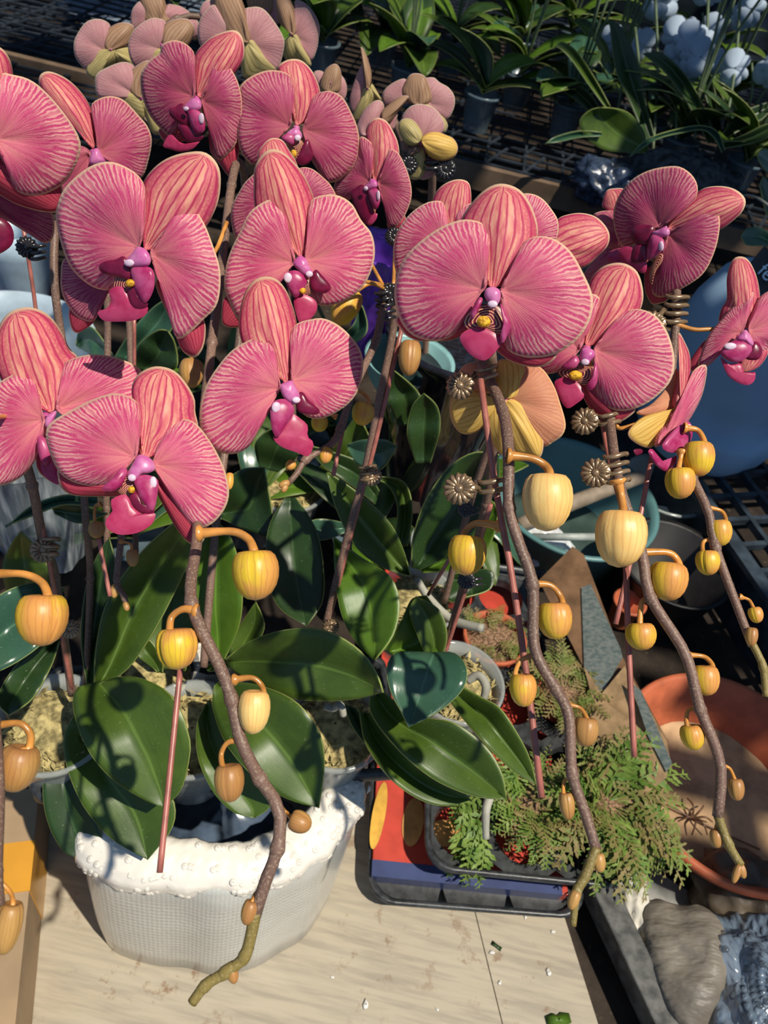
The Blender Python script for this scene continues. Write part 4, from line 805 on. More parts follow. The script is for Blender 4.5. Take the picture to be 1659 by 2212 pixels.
flower(o3, 1063, 630, .40, 0, 5, [
 ('P', (1046, 625), [(1050, 612), (1050, 560), (1057, 510), (1050, 490), (1025, 478), (990, 478), (940, 500), (885, 545), (860, 590), (853, 640), (865, 690), (890, 722), (930, 735), (955, 732), (980, 720), (995, 690), (1015, 650), (1030, 636)]),
 ('P', (1082, 628), [(1083, 618), (1100, 600), (1115, 560), (1125, 530), (1150, 512), (1190, 513), (1230, 540), (1260, 590), (1280, 640), (1275, 690), (1245, 735), (1200, 765), (1150, 773), (1110, 765), (1090, 745), (1095, 715), (1105, 700), (1095, 660), (1088, 642)]),
 ('S', (1064, 622), [(1045, 612), (1035, 560), (1020, 515), (998, 480), (1000, 465), (1030, 425), (1060, 402), (1090, 397), (1125, 412), (1150, 450), (1162, 495), (1155, 530), (1130, 560), (1110, 590), (1085, 618)]),
 ('R', (1085, 700), [(1070, 740), (1090, 770), (1130, 788), (1170, 790), (1200, 770), (1200, 735), (1130, 710)]),
 ('R', (1020, 690), [(860, 685), (868, 712), (885, 728), (915, 735), (980, 730), (1010, 700), (960, 670)])],
 [('t', [(1000, 695), (1020, 668), (1045, 658), (1075, 660), (1090, 680), (1100, 712), (1080, 722), (1050, 715), (1012, 712)]), ('k', [(993, 730), (1010, 712), (1040, 706), (1055, 712), (1070, 720), (1082, 740), (1070, 760), (1050, 778), (1030, 775), (1010, 760)]),
  ('m', [(1015, 680), (1025, 657), (1036, 642), (1043, 647), (1036, 665), (1022, 690)]), ('m', [(1080, 655), (1092, 675), (1103, 700), (1098, 720), (1086, 742), (1080, 725), (1086, 700)]), ('o', [(1045, 695, 15, 13)]),
  ('c', [(1046, 637), (1051, 623), (1068, 620), (1080, 628), (1081, 645), (1075, 658), (1065, 662), (1053, 652)]), ('w', [(1064, 657, 11, 8)])],
 'largest bloom of all, facing the viewer squarely')
flower(o3, 985, 520, .50, -6, 2, [
 ('P', (965, 530), [(965, 470), (956, 440), (945, 435), (920, 440), (890, 460), (865, 490), (853, 520), (851, 560), (862, 600), (900, 640), (950, 620), (970, 560)]),
 ('S', (980, 500), [(935, 460), (935, 430), (950, 405), (975, 390), (1000, 388), (1015, 400), (1018, 440), (1010, 480), (995, 510)]),
 ('P', (1000, 530), [(985, 490), (985, 460), (1000, 446), (1030, 440), (1060, 480), (1060, 540), (1010, 560)])], [], 'bloom half hidden behind the left side of the largest one')
flower(o3, 1150, 540, .47, 6, 2, [
 ('P', (1120, 520), [(1100, 450), (1120, 422), (1145, 418), (1170, 428), (1190, 450), (1206, 480), (1200, 520), (1160, 560)])], [], 'petal showing behind the top of the largest bloom')
flower(o4, 1267, 755, .45, -2, 5, [
 ('P', (1284, 755), [(1285, 745), (1305, 725), (1325, 690), (1350, 672), (1385, 668), (1420, 685), (1445, 725), (1457, 775), (1450, 820), (1420, 855), (1380, 880), (1340, 888), (1310, 878), (1282, 850), (1290, 820), (1290, 785)]),
 ('P', (1250, 757), [(1258, 742), (1262, 715), (1275, 690), (1292, 660), (1290, 640), (1260, 640), (1200, 690), (1160, 760), (1170, 800), (1200, 803), (1230, 778)]),
 ('S', (1268, 748), [(1258, 738), (1262, 700), (1265, 650), (1272, 615), (1285, 590), (1310, 572), (1345, 568), (1375, 585), (1388, 620), (1388, 655), (1370, 690), (1330, 720), (1290, 745)]),
 ('R', (1270, 810), [(1253, 830), (1258, 850), (1275, 880), (1295, 898), (1325, 912), (1350, 905), (1372, 880), (1330, 850), (1290, 810)])],
 [('t', [(1205, 800), (1240, 788), (1275, 792), (1290, 790), (1290, 820), (1270, 832), (1240, 827), (1212, 815)]), ('k', [(1198, 825), (1225, 815), (1250, 828), (1262, 855), (1245, 872), (1225, 882), (1208, 860)]),
  ('m', [(1212, 795), (1232, 775), (1245, 768), (1252, 783), (1238, 797)]), ('m', [(1284, 785), (1291, 792), (1290, 825), (1277, 843), (1266, 835), (1278, 812)]), ('o', [(1243, 811, 15, 11)]),
  ('c', [(1252, 767), (1259, 752), (1280, 755), (1285, 768), (1276, 779), (1270, 789), (1258, 786), (1252, 776)]), ('w', [(1264, 782, 9, 7)])],
 'right-hand bloom with orange callus, lower right of the largest one')
flower(o4, 1215, 545, .50, 4, 2, [
 ('S', (1200, 545), [(1190, 500), (1203, 475), (1220, 465), (1255, 460), (1290, 470), (1315, 500), (1313, 530), (1290, 555), (1260, 578), (1225, 570)])], [], 'striped sepal reaching out behind the largest bloom')
flower(o5, 1435, 497, .51, -22, 6, [
 ('P', (1426, 492), [(1430, 486), (1455, 470), (1480, 450), (1500, 430), (1506, 405), (1495, 380), (1470, 362), (1440, 361), (1400, 370), (1365, 390), (1340, 420), (1327, 455), (1328, 490), (1340, 525), (1360, 532), (1375, 505), (1398, 490), (1415, 490)]),
 ('P', (1443, 505), [(1445, 498), (1470, 485), (1510, 465), (1540, 448), (1552, 460), (1555, 490), (1545, 540), (1520, 590), (1480, 620), (1440, 640), (1420, 642), (1408, 630), (1412, 600), (1430, 560), (1437, 530)]),
 ('S', (1444, 495), [(1442, 485), (1470, 450), (1500, 420), (1525, 405), (1560, 402), (1590, 410), (1610, 430), (1605, 455), (1580, 480), (1555, 496), (1520, 500), (1480, 505)]),
 ('R', (1420, 570), [(1400, 580), (1394, 605), (1396, 630), (1405, 650), (1415, 657), (1445, 644), (1440, 600)])],
 [('k', [(1335, 540), (1365, 532), (1395, 562), (1393, 590), (1365, 580), (1342, 562)]), ('t', [(1378, 520), (1400, 520), (1405, 545), (1398, 568), (1380, 565)]), ('t', [(1430, 545), (1432, 562), (1415, 590), (1408, 618), (1402, 595), (1412, 562)]), ('d', [(1370, 530), (1395, 530), (1398, 560), (1378, 572), (1360, 565)]),
  ('d', [(1362, 503), (1375, 488), (1408, 487), (1410, 505), (1403, 525), (1390, 530), (1370, 524)]), ('m', [(1405, 510), (1420, 507), (1435, 520), (1432, 540), (1415, 555), (1400, 562), (1398, 540)]), ('w', [(1428, 532, 6, 11)]),
  ('c', [(1408, 502), (1420, 497), (1435, 490), (1446, 495), (1445, 508), (1430, 513), (1413, 510)])],
 'top right bloom turned to the left', dim=True)
flower(o5, 1310, 490, .55, 0, 0, [
 ('S', (1335, 470), [(1305, 450), (1303, 430), (1310, 412), (1325, 407), (1350, 410), (1355, 440)]),
 ('P', (1345, 500), [(1283, 470), (1292, 458), (1315, 455), (1350, 460), (1360, 500), (1345, 535), (1310, 530)]),
 ('V', (1340, 545), [(1262, 590), (1280, 565), (1310, 535), (1345, 525), (1350, 550), (1310, 575), (1275, 605), (1262, 605)])],
 [('m', [(1310, 555), (1330, 540), (1350, 540), (1360, 560), (1345, 575), (1320, 568)])], 'plum bloom peeping out left of the top right one', dim=True)
flower(o5, 1610, 720, .50, 18, 6, [
 ('P', (1603, 717), [(1612, 690), (1627, 632), (1605, 648), (1580, 668), (1560, 690), (1535, 720), (1520, 750), (1508, 790), (1530, 788), (1550, 765), (1570, 745), (1590, 732)]),
 ('P', (1618, 716), [(1615, 702), (1630, 660), (1645, 638), (1670, 625), (1700, 620), (1725, 680), (1700, 735), (1665, 750), (1645, 772), (1628, 745)]),
 ('S', (1612, 708), [(1560, 700), (1553, 685), (1560, 662), (1570, 645), (1570, 600), (1580, 565), (1595, 554), (1615, 560), (1632, 590), (1641, 630), (1640, 670), (1625, 700)]),
 ('R', (1530, 755), [(1490, 785), (1495, 802), (1510, 790), (1530, 770), (1530, 735), (1512, 750)]),
 ('S', (1620, 765), [(1595, 785), (1600, 798), (1612, 803), (1640, 790), (1658, 760), (1640, 755)])],
 [('k', [(1556, 770), (1572, 785), (1600, 785), (1606, 800), (1615, 815), (1625, 820), (1632, 803), (1630, 822), (1615, 832), (1590, 825), (1570, 808)]), ('d', [(1625, 742), (1635, 738), (1647, 755), (1640, 775), (1620, 778), (1608, 772), (1618, 758)]),
  ('m', [(1556, 762), (1570, 745), (1590, 735), (1615, 738), (1625, 755), (1610, 775), (1590, 783), (1568, 777)]), ('w', [(1578, 748, 14, 8)]), ('c', [(1590, 733), (1600, 720), (1610, 712), (1618, 720), (1628, 740), (1624, 748), (1610, 740)])],
 'bloom at the right edge in front of the frosted pot')
flower(o5, 1455, 900, .465, 40, 5, [
 ('S', (1470, 890), [(1452, 880), (1455, 845), (1465, 805), (1468, 765), (1464, 725), (1468, 718), (1480, 740), (1490, 765), (1492, 800), (1485, 850), (1480, 880)]),
 ('P', (1430, 955), [(1415, 966), (1420, 935), (1450, 900), (1480, 870), (1490, 815), (1508, 792), (1525, 788), (1527, 805), (1518, 850), (1500, 890), (1480, 920), (1450, 948)]),
 ('g', (1470, 880), [(1357, 935), (1375, 910), (1400, 895), (1440, 888), (1478, 872), (1455, 910), (1420, 955), (1400, 968), (1370, 955)], .004),
 ('pe', (1470, 860), [(1375, 890), (1410, 870), (1445, 830), (1462, 795), (1466, 830), (1460, 880), (1430, 900), (1390, 898)], .010)],
 [('m', [(1430, 962), (1445, 940), (1468, 918), (1487, 910), (1495, 922), (1495, 945), (1480, 970), (1457, 978), (1438, 974)]), ('w', [(1489, 922, 5, 6)]), ('m', [(1400, 975), (1410, 970), (1420, 990), (1440, 1003), (1450, 998), (1462, 983), (1457, 1008), (1437, 1018), (1415, 1003)]), ('d', [(1368, 972), (1385, 970), (1388, 978), (1374, 984)])],
 'bloom seen from the side with its magenta lip below')
flower(o3, 1090, 864, .445, -8, 0, [
 ('pe', (1098, 864), [(1105, 852), (1125, 810), (1140, 786), (1170, 795), (1195, 830), (1210, 870), (1222, 915), (1215, 940), (1195, 955), (1175, 965), (1160, 935), (1140, 895), (1115, 868)]),
 ('g', (1090, 862), [(1076, 840), (1072, 800), (1078, 778), (1100, 776), (1125, 785), (1135, 800), (1130, 840), (1110, 860)]),
 ('g', (1078, 868), [(1040, 850), (1010, 842), (985, 845), (973, 870), (975, 905), (990, 930), (1010, 937), (1035, 925), (1048, 895), (1065, 878)], .001),
 ('g', (1090, 868), [(1100, 862), (1125, 865), (1150, 890), (1170, 930), (1174, 965), (1165, 990), (1145, 985), (1115, 978), (1100, 940), (1090, 900)], .0),
 ('g', (1082, 872), [(1066, 872), (1050, 890), (1046, 925), (1065, 955), (1085, 982), (1112, 975), (1110, 930), (1095, 885)], .002),
 ('pe', (1060, 840), [(990, 835), (990, 805), (1010, 785), (1040, 790), (1070, 820), (1060, 850)], .008)],
 [], 'bloom seen from behind, gold and peach, at the top of the spike')
# stalks joining blooms to spikes
def pedicels(par, lst):
    for p in lst:
        mb = MB(); tube(mb, [W(*q) for q in p], [.0016, .0013], 7); mb.build('flower_stalk', M['stalk'], par)
pedicels(o1, [[(490, 480, .555), (450, 560, .53), (340, 560, .45), (312, 552, .43)], [(440, 900, .49), (520, 860, .48), (600, 840, .46)], [(430, 1080, .46), (380, 1040, .45), (312, 1000, .43)], [(510, 350, .62), (470, 300, .63), (430, 222, .605)]])
pedicels(o2, [[(850, 640, .61), (800, 610, .58), (680, 600, .53), (652, 565, .512)], [(850, 620, .61), (850, 480, .65), (812, 400, .635)], [(840, 640, .605), (720, 420, .64), (645, 284, .615)]])
pedicels(o3, [[(1040, 770, .46), (1065, 700, .44), (1066, 640, .41)], [(1040, 770, .46), (1050, 800, .452), (1088, 866, .452)]])
pedicels(o4, [[(1316, 900, .46), (1290, 850, .48), (1270, 765, .46)]])
pedicels(o5, [[(1460, 700, .505), (1500, 712, .508), (1545, 712, .51), (1605, 725, .512)], [(1462, 655, .515), (1450, 580, .53), (1437, 502, .52)], [(1448, 870, .485), (1400, 905, .48), (1345, 925, .475), (1332, 920, .47)]])
pedicels(o0, [[(-20, 900, .43), (40, 900, .47), (105, 898, .468)]])
# ---------------- buds ----------------
B_ = [
 (o1, 548, 1190, 553, 1297, 100, .372, [(432, 1152), (500, 1148), (535, 1163), (548, 1188)], 'bud'), (o1, 380, 1358, 383, 1447, 88, .370, [(422, 1320), (395, 1316), (370, 1335), (368, 1372)], 'bud'),
 (o1, 550, 1492, 545, 1586, 68, .362, [(508, 1468), (545, 1464), (566, 1482), (568, 1503)], 'bud_pale'), (o1, 494, 1652, 498, 1733, 64, .357, [(518, 1600), (492, 1604), (478, 1628), (482, 1658)], 'bud_brown'),
 (o1, 628, 1768, 672, 1786, 46, .345, [(608, 1750), (620, 1756), (630, 1768)], 'bud_brown'), (o1, 545, 1945, 530, 1998, 34, .338, [(565, 1920), (552, 1930), (546, 1945)], 'bud_brown'), (o1, 500, 2085, 507, 2125, 24, .336, None, 'bud_brown'),
 (o0, 95, 1285, 90, 1396, 106, .385, [(-25, 1240), (50, 1240), (90, 1258), (104, 1290)], 'bud'), (o0, 48, 1612, 25, 1710, 84, .315, [(-20, 1570), (40, 1562), (65, 1585), (62, 1618)], 'bud_brown'), (o0, 28, 1950, 5, 2062, 54, .29, [(-15, 1890), (20, 1925), (28, 1950)], 'bud_brown'),  # brown on the two lower buds stands in for their shade
 (o3, 1182, 1025, 1180, 1148, 106, .385, [(1100, 985), (1148, 990), (1178, 1006), (1188, 1026)], 'bud_pale'), (o3, 1012, 1158, 1003, 1243, 82, .42, [(1075, 1136), (1030, 1130), (1005, 1148), (1000, 1172)], 'bud'),
 (o3, 1197, 1302, 1202, 1382, 74, .382, [(1152, 1262), (1188, 1264), (1210, 1287), (1215, 1312)], 'bud'), (o3, 1130, 1456, 1132, 1527, 58, .378, [(1152, 1415), (1124, 1428), (1113, 1458)], 'bud'),
 (o3, 1268, 1550, 1264, 1613, 52, .368, [(1226, 1522), (1254, 1530), (1270, 1556)], 'bud_brown'), (o3, 1222, 1712, 1229, 1771, 33, .36, [(1240, 1678), (1220, 1686), (1217, 1716)], 'bud_brown'), (o3, 1292, 1842, 1297, 1885, 28, .353, None, 'bud_brown'), (o3, 1246, 1925, 1232, 1965, 24, .347, None, 'bud_brown'),
 (o4, 1342, 1104, 1336, 1226, 108, .392, [(1335, 1040), (1342, 1070), (1347, 1108)], 'bud_pale'), (o4, 1448, 1216, 1440, 1298, 82, .405, [(1388, 1194), (1440, 1193), (1462, 1208), (1470, 1238)], 'bud'),
 (o4, 1384, 1346, 1388, 1405, 64, .402, [(1408, 1292), (1387, 1300), (1382, 1348)], 'bud'), (o4, 1523, 1438, 1527, 1503, 58, .392, [(1486, 1415), (1522, 1419), (1540, 1440)], 'bud'), (o4, 1491, 1566, 1501, 1620, 50, .388, [(1512, 1528), (1486, 1536), (1484, 1568)], 'bud'),
 (o4, 1588, 1682, 1593, 1730, 33, .382, [(1557, 1652), (1576, 1660), (1587, 1684)], 'bud_brown'), (o4, 1546, 1792, 1549, 1832, 28, .376, [(1551, 1768), (1546, 1792)], 'bud_brown'), (o4, 1598, 1866, 1608, 1898, 18, .370, None, 'bud_brown'), (o4, 1598, 1868, 1584, 1908, 16, .369, None, 'bud_brown'),
 (o5, 1508, 956, 1508, 1030, 66, .452, [(1480, 925), (1508, 930), (1522, 958)], 'bud'), (o5, 1468, 1012, 1470, 1078, 62, .447, [(1472, 978), (1466, 1014)], 'bud'),
 (o5, 1552, 1124, 1557, 1180, 50, .440, [(1526, 1096), (1558, 1104), (1568, 1126)], 'bud'), (o5, 1529, 1190, 1531, 1243, 50, .434, [(1544, 1164), (1520, 1170), (1519, 1194)], 'bud'), (o5, 1628, 1312, 1637, 1346, 30, .42, [(1600, 1290), (1618, 1296), (1628, 1314)], 'bud'), (o5, 1625, 1356, 1622, 1396, 26, .413, None, 'bud_brown'),
 (o2, 765, 630, 725, 700, 58, .60, [(835, 622), (800, 612), (770, 628)], 'bud'), (o2, 790, 873, 778, 918, 48, .55, [(765, 840), (785, 850), (798, 868)], 'bud'), (o2, 692, 900, 688, 932, 36, .535, [(725, 900), (705, 893), (694, 902)], 'bud'),
 (o2, 706, 968, 700, 1001, 29, .527, [(722, 948), (724, 962), (712, 966)], 'bud'), (o2, 634, 998, 620, 1013, 22, .52, None, 'bud'), (o2, 625, 1042, 602, 1050, 16, .515, None, 'bud_brown'), (o2, 618, 1046, 610, 1064, 15, .515, None, 'bud_brown'),
 (o2, 888, 738, 882, 812, 48, .62, None, 'bud_brown'), (o6, 415, 778, 412, 838, 52, .56, [(420, 755), (415, 778)], 'bud_brown'), (o6, 208, 1128, 208, 1163, 34, .53, [(215, 1090), (205, 1095), (205, 1130)], 'bud_brown'), (o0, 285, 1188, 287, 1224, 26, .54, [(262, 1170), (282, 1175), (284, 1190)], 'bud_brown'), (o0, 250, 1262, 246, 1292, 18, .545, None, 'bud_brown'), (o0, 272, 1300, 275, 1320, 14, .54, None, 'bud_brown'), (o1, 496, 1022, 495, 1058, 18, .46, None, 'bud'),
]
for a in B_: bud(a[0], a[1], a[2], a[3], a[4], a[5], a[6], a[7], a[8])
# ---------------- leaves ----------------
leaf(o2, [(488, 1425), (540, 1385), (620, 1360), (700, 1362), (770, 1400), (810, 1450), (826, 1497)], [(492, 1440), (550, 1480), (620, 1508), (700, 1515), (770, 1510), (826, 1497)], (.66, .61, .60), .006, .006)
leaf(o1, [(205, 1480), (165, 1490), (160, 1540), (190, 1620), (240, 1680), (300, 1720), (352, 1745)], [(215, 1475), (290, 1463), (370, 1500), (410, 1590), (408, 1650), (390, 1710), (352, 1745)], (.64, .59, .60), .008, 0)
leaf(o1, [(160, 1545), (138, 1590), (145, 1660), (180, 1740), (240, 1810), (320, 1857)], [(190, 1600), (270, 1640), (350, 1700), (378, 1735), (372, 1790), (320, 1857)], (.67, .64, .64), .006, 0)
leaf(o0, [(165, 1555), (110, 1620), (92, 1700), (105, 1780), (140, 1840), (175, 1853)], [(180, 1560), (170, 1600), (180, 1680), (205, 1760), (222, 1820), (175, 1853)], (.69, .665, .67), .006, 0, 'leaf_dark')
leaf(o1, [(462, 1480), (460, 1530), (490, 1610), (550, 1680), (620, 1725), (690, 1745)], [(475, 1470), (560, 1480), (640, 1515), (690, 1580), (702, 1650), (690, 1745)], (.64, .59, .60), .008, 0)
leaf(o1, [(440, 1525), (424, 1570), (428, 1640), (460, 1710), (505, 1755), (550, 1768)], [(455, 1510), (480, 1580), (530, 1650), (570, 1700), (586, 1740), (550, 1768)], (.67, .635, .635), .006, 0)
leaf(o1, [(205, 1478), (208, 1400), (232, 1300), (300, 1200), (370, 1135), (405, 1112)], [(225, 1480), (280, 1440), (340, 1350), (400, 1230), (425, 1160), (405, 1112)], (.67, .66, .62), .012, .004)
leaf(o0, [(188, 1478), (175, 1380), (185, 1270), (210, 1200), (235, 1162)], [(203, 1478), (218, 1400), (240, 1300), (248, 1220), (235, 1162)], (.69, .68, .67), .006, 0, 'leaf_dark')
leaf(o1, [(462, 1435), (418, 1350), (408, 1290), (428, 1180), (470, 1128)], [(482, 1428), (517, 1350), (522, 1260), (502, 1170), (470, 1128)], (.69, .67, .66), .008, 0, 'leaf_bright')
leaf(o1, [(440, 1440), (480, 1420), (520, 1350), (552, 1300)], [(450, 1450), (520, 1430), (570, 1360), (552, 1300)], (.71, .71, .70), .004, 0)
leaf(o2, [(615, 1075), (580, 1140), (574, 1230), (600, 1310), (662, 1354)], [(640, 1075), (682, 1140), (699, 1220), (697, 1300), (662, 1354)], (.76, .73, .71), .006, 0, 'leaf_dark')
leaf(o2, [(720, 1160), (724, 1250), (738, 1330), (770, 1390), (812, 1426)], [(724, 1160), (780, 1203), (842, 1243), (864, 1300), (852, 1370), (812, 1426)], (.72, .68, .66), .008, -.004, 'leaf_bright')
leaf(o3, [(885, 1243), (830, 1227), (770, 1182), (728, 1102), (705, 1022)], [(885, 1243), (872, 1190), (842, 1130), (780, 1070), (708, 1020)], (.72, .70, .69), .008, 0)
leaf(o4, [(890, 1228), (893, 1160), (920, 1080), (970, 1010), (1025, 978), (1078, 984)], [(908, 1230), (960, 1205), (1020, 1150), (1052, 1100), (1078, 1035), (1078, 984)], (.78, .76, .74), .012, .006, 'leaf_dark')
leaf(o4, [(905, 1232), (960, 1180), (1010, 1120), (1060, 1080), (1075, 1110)], [(915, 1236), (980, 1230), (1040, 1200), (1065, 1160), (1075, 1110)], (.80, .79, .78), .006, 0, 'leaf_bright')
leaf(o3, [(830, 1405), (870, 1335), (890, 1295), (920, 1288)], [(850, 1412), (900, 1422), (945, 1420), (958, 1350), (920, 1288)], (.71, .70, .70), .008, 0, 'leaf_bright')
leaf(o3, [(932, 1440), (905, 1380), (885, 1320), (900, 1290)], [(945, 1440), (965, 1380), (950, 1320), (900, 1290)], (.70, .69, .69), .006, 0)
leaf(o3, [(935, 1432), (900, 1412), (850, 1414), (834, 1450), (845, 1500), (865, 1537), (882, 1572)], [(937, 1432), (960, 1412), (990, 1418), (1009, 1450), (1000, 1490), (950, 1537), (882, 1572)], (.64, .60, .59), .006, 0, 'leaf_blue')
leaf(o3, [(800, 1500), (800, 1540), (850, 1610), (930, 1680), (1020, 1720), (1095, 1728)], [(830, 1495), (900, 1545), (980, 1560), (1050, 1612), (1085, 1670), (1095, 1728)], (.66, .62, .61), .010, 0)
leaf(o2, [(775, 1535), (790, 1610), (840, 1680), (900, 1725), (960, 1742), (1018, 1728)], [(800, 1540), (850, 1600), (920, 1655), (990, 1700), (1018, 1728)], (.68, .645, .65), .008, 0)
leaf(o3, [(960, 1500), (1005, 1560), (1060, 1622), (1110, 1667), (1160, 1697)], [(980, 1470), (1040, 1505), (1082, 1530), (1122, 1590), (1146, 1640), (1160, 1697)], (.66, .63, .64), .008, 0)
leaf(o2, [(740, 1520), (760, 1570), (790, 1610), (812, 1632)], [(770, 1530), (800, 1570), (812, 1600), (812, 1632)], (.70, .69, .69), .004, 0, 'leaf_dark')
leaf(o0, [(140, 1268), (60, 1260), (-20, 1300), (-70, 1400)], [(140, 1290), (110, 1370), (40, 1430), (-70, 1480)], (.62, .58, .56), .008, 0, 'leaf_blue')
leaf(o0, [(128, 1370), (60, 1410), (10, 1470), (-5, 1520), (20, 1547)], [(130, 1385), (112, 1440), (72, 1510), (20, 1547)], (.62, .60, .58), .006, 0, 'leaf_dark')
leaf(o0, [(20, 1300), (5, 1230), (25, 1175), (45, 1150)], [(110, 1300), (105, 1230), (78, 1185), (45, 1150)], (.68, .66, .64), .006, 0)
leaf(o0, [(210, 1072), (140, 1068), (70, 1090), (12, 1138)], [(212, 1098), (140, 1092), (80, 1112), (12, 1138)], (.66, .64, .62), .004, 0, 'leaf_blue')
leaf(o6, [(110, 1095), (160, 1090), (230, 1110)], [(120, 1110), (170, 1130), (230, 1110)], (.7, .69, .68), .004, 0, 'leaf_dark')
leaf(o6, [(330, 1440), (290, 1380), (310, 1280), (350, 1200)], [(400, 1450), (430, 1350), (420, 1260), (350, 1200)], (.74, .74, .73), .008, 0, 'leaf')
leaf(o6, [(340, 1450), (300, 1420), (290, 1400), (300, 1370)], [(350, 1455), (350, 1430), (330, 1390), (300, 1370)], (.70, .69, .69), .004, 0, 'leaf')
leaf(o2, [(470, 1100), (480, 1050), (520, 1015), (570, 1010)], [(480, 1120), (540, 1148), (590, 1150), (570, 1010)], (.80, .78, .77), .008, 0, 'leaf_dark')
leaf(o2, [(750, 960), (782, 950), (830, 950), (857, 965)], [(752, 968), (772, 1002), (820, 1015), (857, 965)], (.84, .82, .80), .004, 0, 'leaf_blue')
leaf(o2, [(750, 1130), (700, 1120), (670, 1125), (658, 1140)], [(750, 1150), (710, 1165), (680, 1165), (658, 1140)], (.78, .77, .76), .003, 0, 'leaf_blue')
leaf(o3, [(850, 1180), (860, 1100), (840, 1050), (800, 1030)], [(880, 1180), (890, 1100), (870, 1040), (800, 1030)], (.84, .83, .82), .006, 0, 'leaf')
leaf(o4, [(980, 1240), (1060, 1230), (1060, 1270), (1000, 1290)], [(960, 1260), (960, 1290), (980, 1300), (1000, 1290)], (.82, .81, .80), .006, 0, 'leaf_dark')
# aerial roots
for pts, r_ in (([(900, 1250, .745), (925, 1290, .74), (970, 1335, .73), (1010, 1350, .72), (1043, 1357, .71)], [.0036, .0042, .0044, .004]), ([(1010, 1470, .70), (1035, 1460, .695), (1050, 1485, .69), (1040, 1520, .695)], [.004, .0042, .003]), ([(1050, 1640, .70), (1062, 1700, .69), (1050, 1750, .68), (1050, 1812, .675)], [.004, .0042, .003])):
    tube(mb := MB(), [W(*p) for p in pts], r_, 9); mb.build('aerial_root', ROOTM, o3)
tube(mb := MB(), [W(700, 1525, .66), W(720, 1530, .66), W(735, 1522, .655), W(742, 1545, .66)], [.0035, .003], 8); mb.build('aerial_root', ROOTM, o2)
# dark carrier tray under the clear pots
cz2 = .250
mb = MB()
pts = [Zp(60, 1700, cz2), Zp(250, 1700, cz2), Zp(480, 1722, cz2), Zp(800, 1668, cz2), Zp(1100, 1560, cz2)]
P4 = [Zp(150, 1712, cz2), Zp(800, 1668, cz2)]; ux = (P4[1]-P4[0]); ux.z = 0; Lx = ux.length; yw = math.atan2(ux.y, ux.x); mid = (P4[0]+P4[1])/2; nx_ = Vector((-ux.y, ux.x, 0)).normalized()
ct = mid+nx_*.062
tr = root('carrier_tray', (ct.x, ct.y, cz2-.05), 'black carrier tray under the clear orchid pots, resting across the white pot', 'tray')
mb = MB(); ringwall(mb, [(rrect(ct.x, ct.y, Lx*.62, .066, yw, .012), cz2-.012), (rrect(ct.x, ct.y, Lx*.62, .066, yw, .012), cz2+.004), (rrect(ct.x, ct.y, Lx*.62-.006, .060, yw, .01), cz2+.004), (rrect(ct.x, ct.y, Lx*.62-.006, .060, yw, .01), cz2-.012)]); mb.build('tray_rim', BLK, tr)
mb = MB()
for s_ in (-.75, -.25, .25, .75): beam(mb, Vector((ct.x, ct.y, cz2-.004))+ux.normalized()*(Lx*.62*s_)-nx_*.06, Vector((ct.x, ct.y, cz2-.004))+ux.normalized()*(Lx*.62*s_)+nx_*.06, .008, .008)
mb.build('tray_rib', BLK, tr, smooth=False)
# ---------------- stakes and clips ----------------
stake([(390, 1440, .405), (368, 1660, .39), (345, 1885, .375)], 'copper-brown stake end pointing down over the white wrapped pot')
stake([(1038, 820, .43), (1070, 1050, .41), (1105, 1240, .405), (1140, 1480, .40), (1170, 1722, .39)], 'long copper stake hanging beside the thick right-hand spike', .0018)
stake([(1408, 985, .47), (1380, 1130, .46), (1330, 1348, .45)], 'dark glossy stake behind the pale golden bud', .0016)
stake([(1352, 1225, .42), (1358, 1400, .41), (1370, 1635, .40)], 'copper stake below the pale golden bud, ending over the cardboard')
stake([(975, 1200, .66), (925, 1285, .70)], 'short copper stake rising from the moss left of the yellow bud')
stake([(775, 800, .58), (745, 910, .565), (720, 1027, .55)], 'copper stake end left of the ascending middle stem')
stake([(870, 700, .62), (810, 960, .645), (770, 1110, .67), (712, 1335, .70)], 'long red-brown stake tied along the ascending middle stem', .002)
stake([(55, 980, .51), (100, 1180, .555), (125, 1320, .60), (157, 1500, .66)], 'red-brown stake tied to the leftmost stem', .002)
stake([(213, 1160, .53), (226, 1230, .53), (238, 1288, .53)], 'short dark stake below the small left bud')
stake([(1300, 905, .475), (1318, 1000, .45), (1345, 1100, .43)], 'dark stake behind the clips above the pale golden bud')
stake([(1060, 1090, .60), (1010, 1260, .67), (955, 1430, .715)], 'dark red stake along the stem rising from the right clear pot', .002)
stake([(290, 690, .66), (290, 800, .68), (285, 1000, .7)], 'thin dark stake under the upper left bloom', .0016)
stake([(50, 490, .60), (75, 650, .62), (90, 800, .64)], 'thin dark stake left of the plum blooms', .0016)
CG = 'flower-shaped orchid clips'
clip(1062, 1050, .405, -.05, 'bronze daisy clip directly left of the upper pale golden bud', .0135, ros=(-1.25, -.05), bands=2, group=CG)
clip(1050, 805, .44, -.15, 'bronze daisy clip under the crimson lip of the largest bloom', .013, ros=(-1.2, -.4), bands=2, group=CG)
clip(1332, 1012, .425, -.1, 'bronze daisy clip with four claws above the lower pale golden bud', .013, ros=(-.9, -.1), bands=4, group=CG)
clip(1315, 905, .46, -.1, 'shaded daisy clip tucked below the lower right bloom', .013, 'clip', ros=(-1.1, .0), bands=2, group=CG)
clip(1460, 668, .51, .1, 'bronze clip gripping the stem under the top right bloom', .015, ros=(-1., -.8), bands=4, group=CG)
clip(795, 1022, .65, -.1, 'bronze clip halfway up the middle ascending stem', .014, ros=(.2, -.2), bands=3, group=CG)
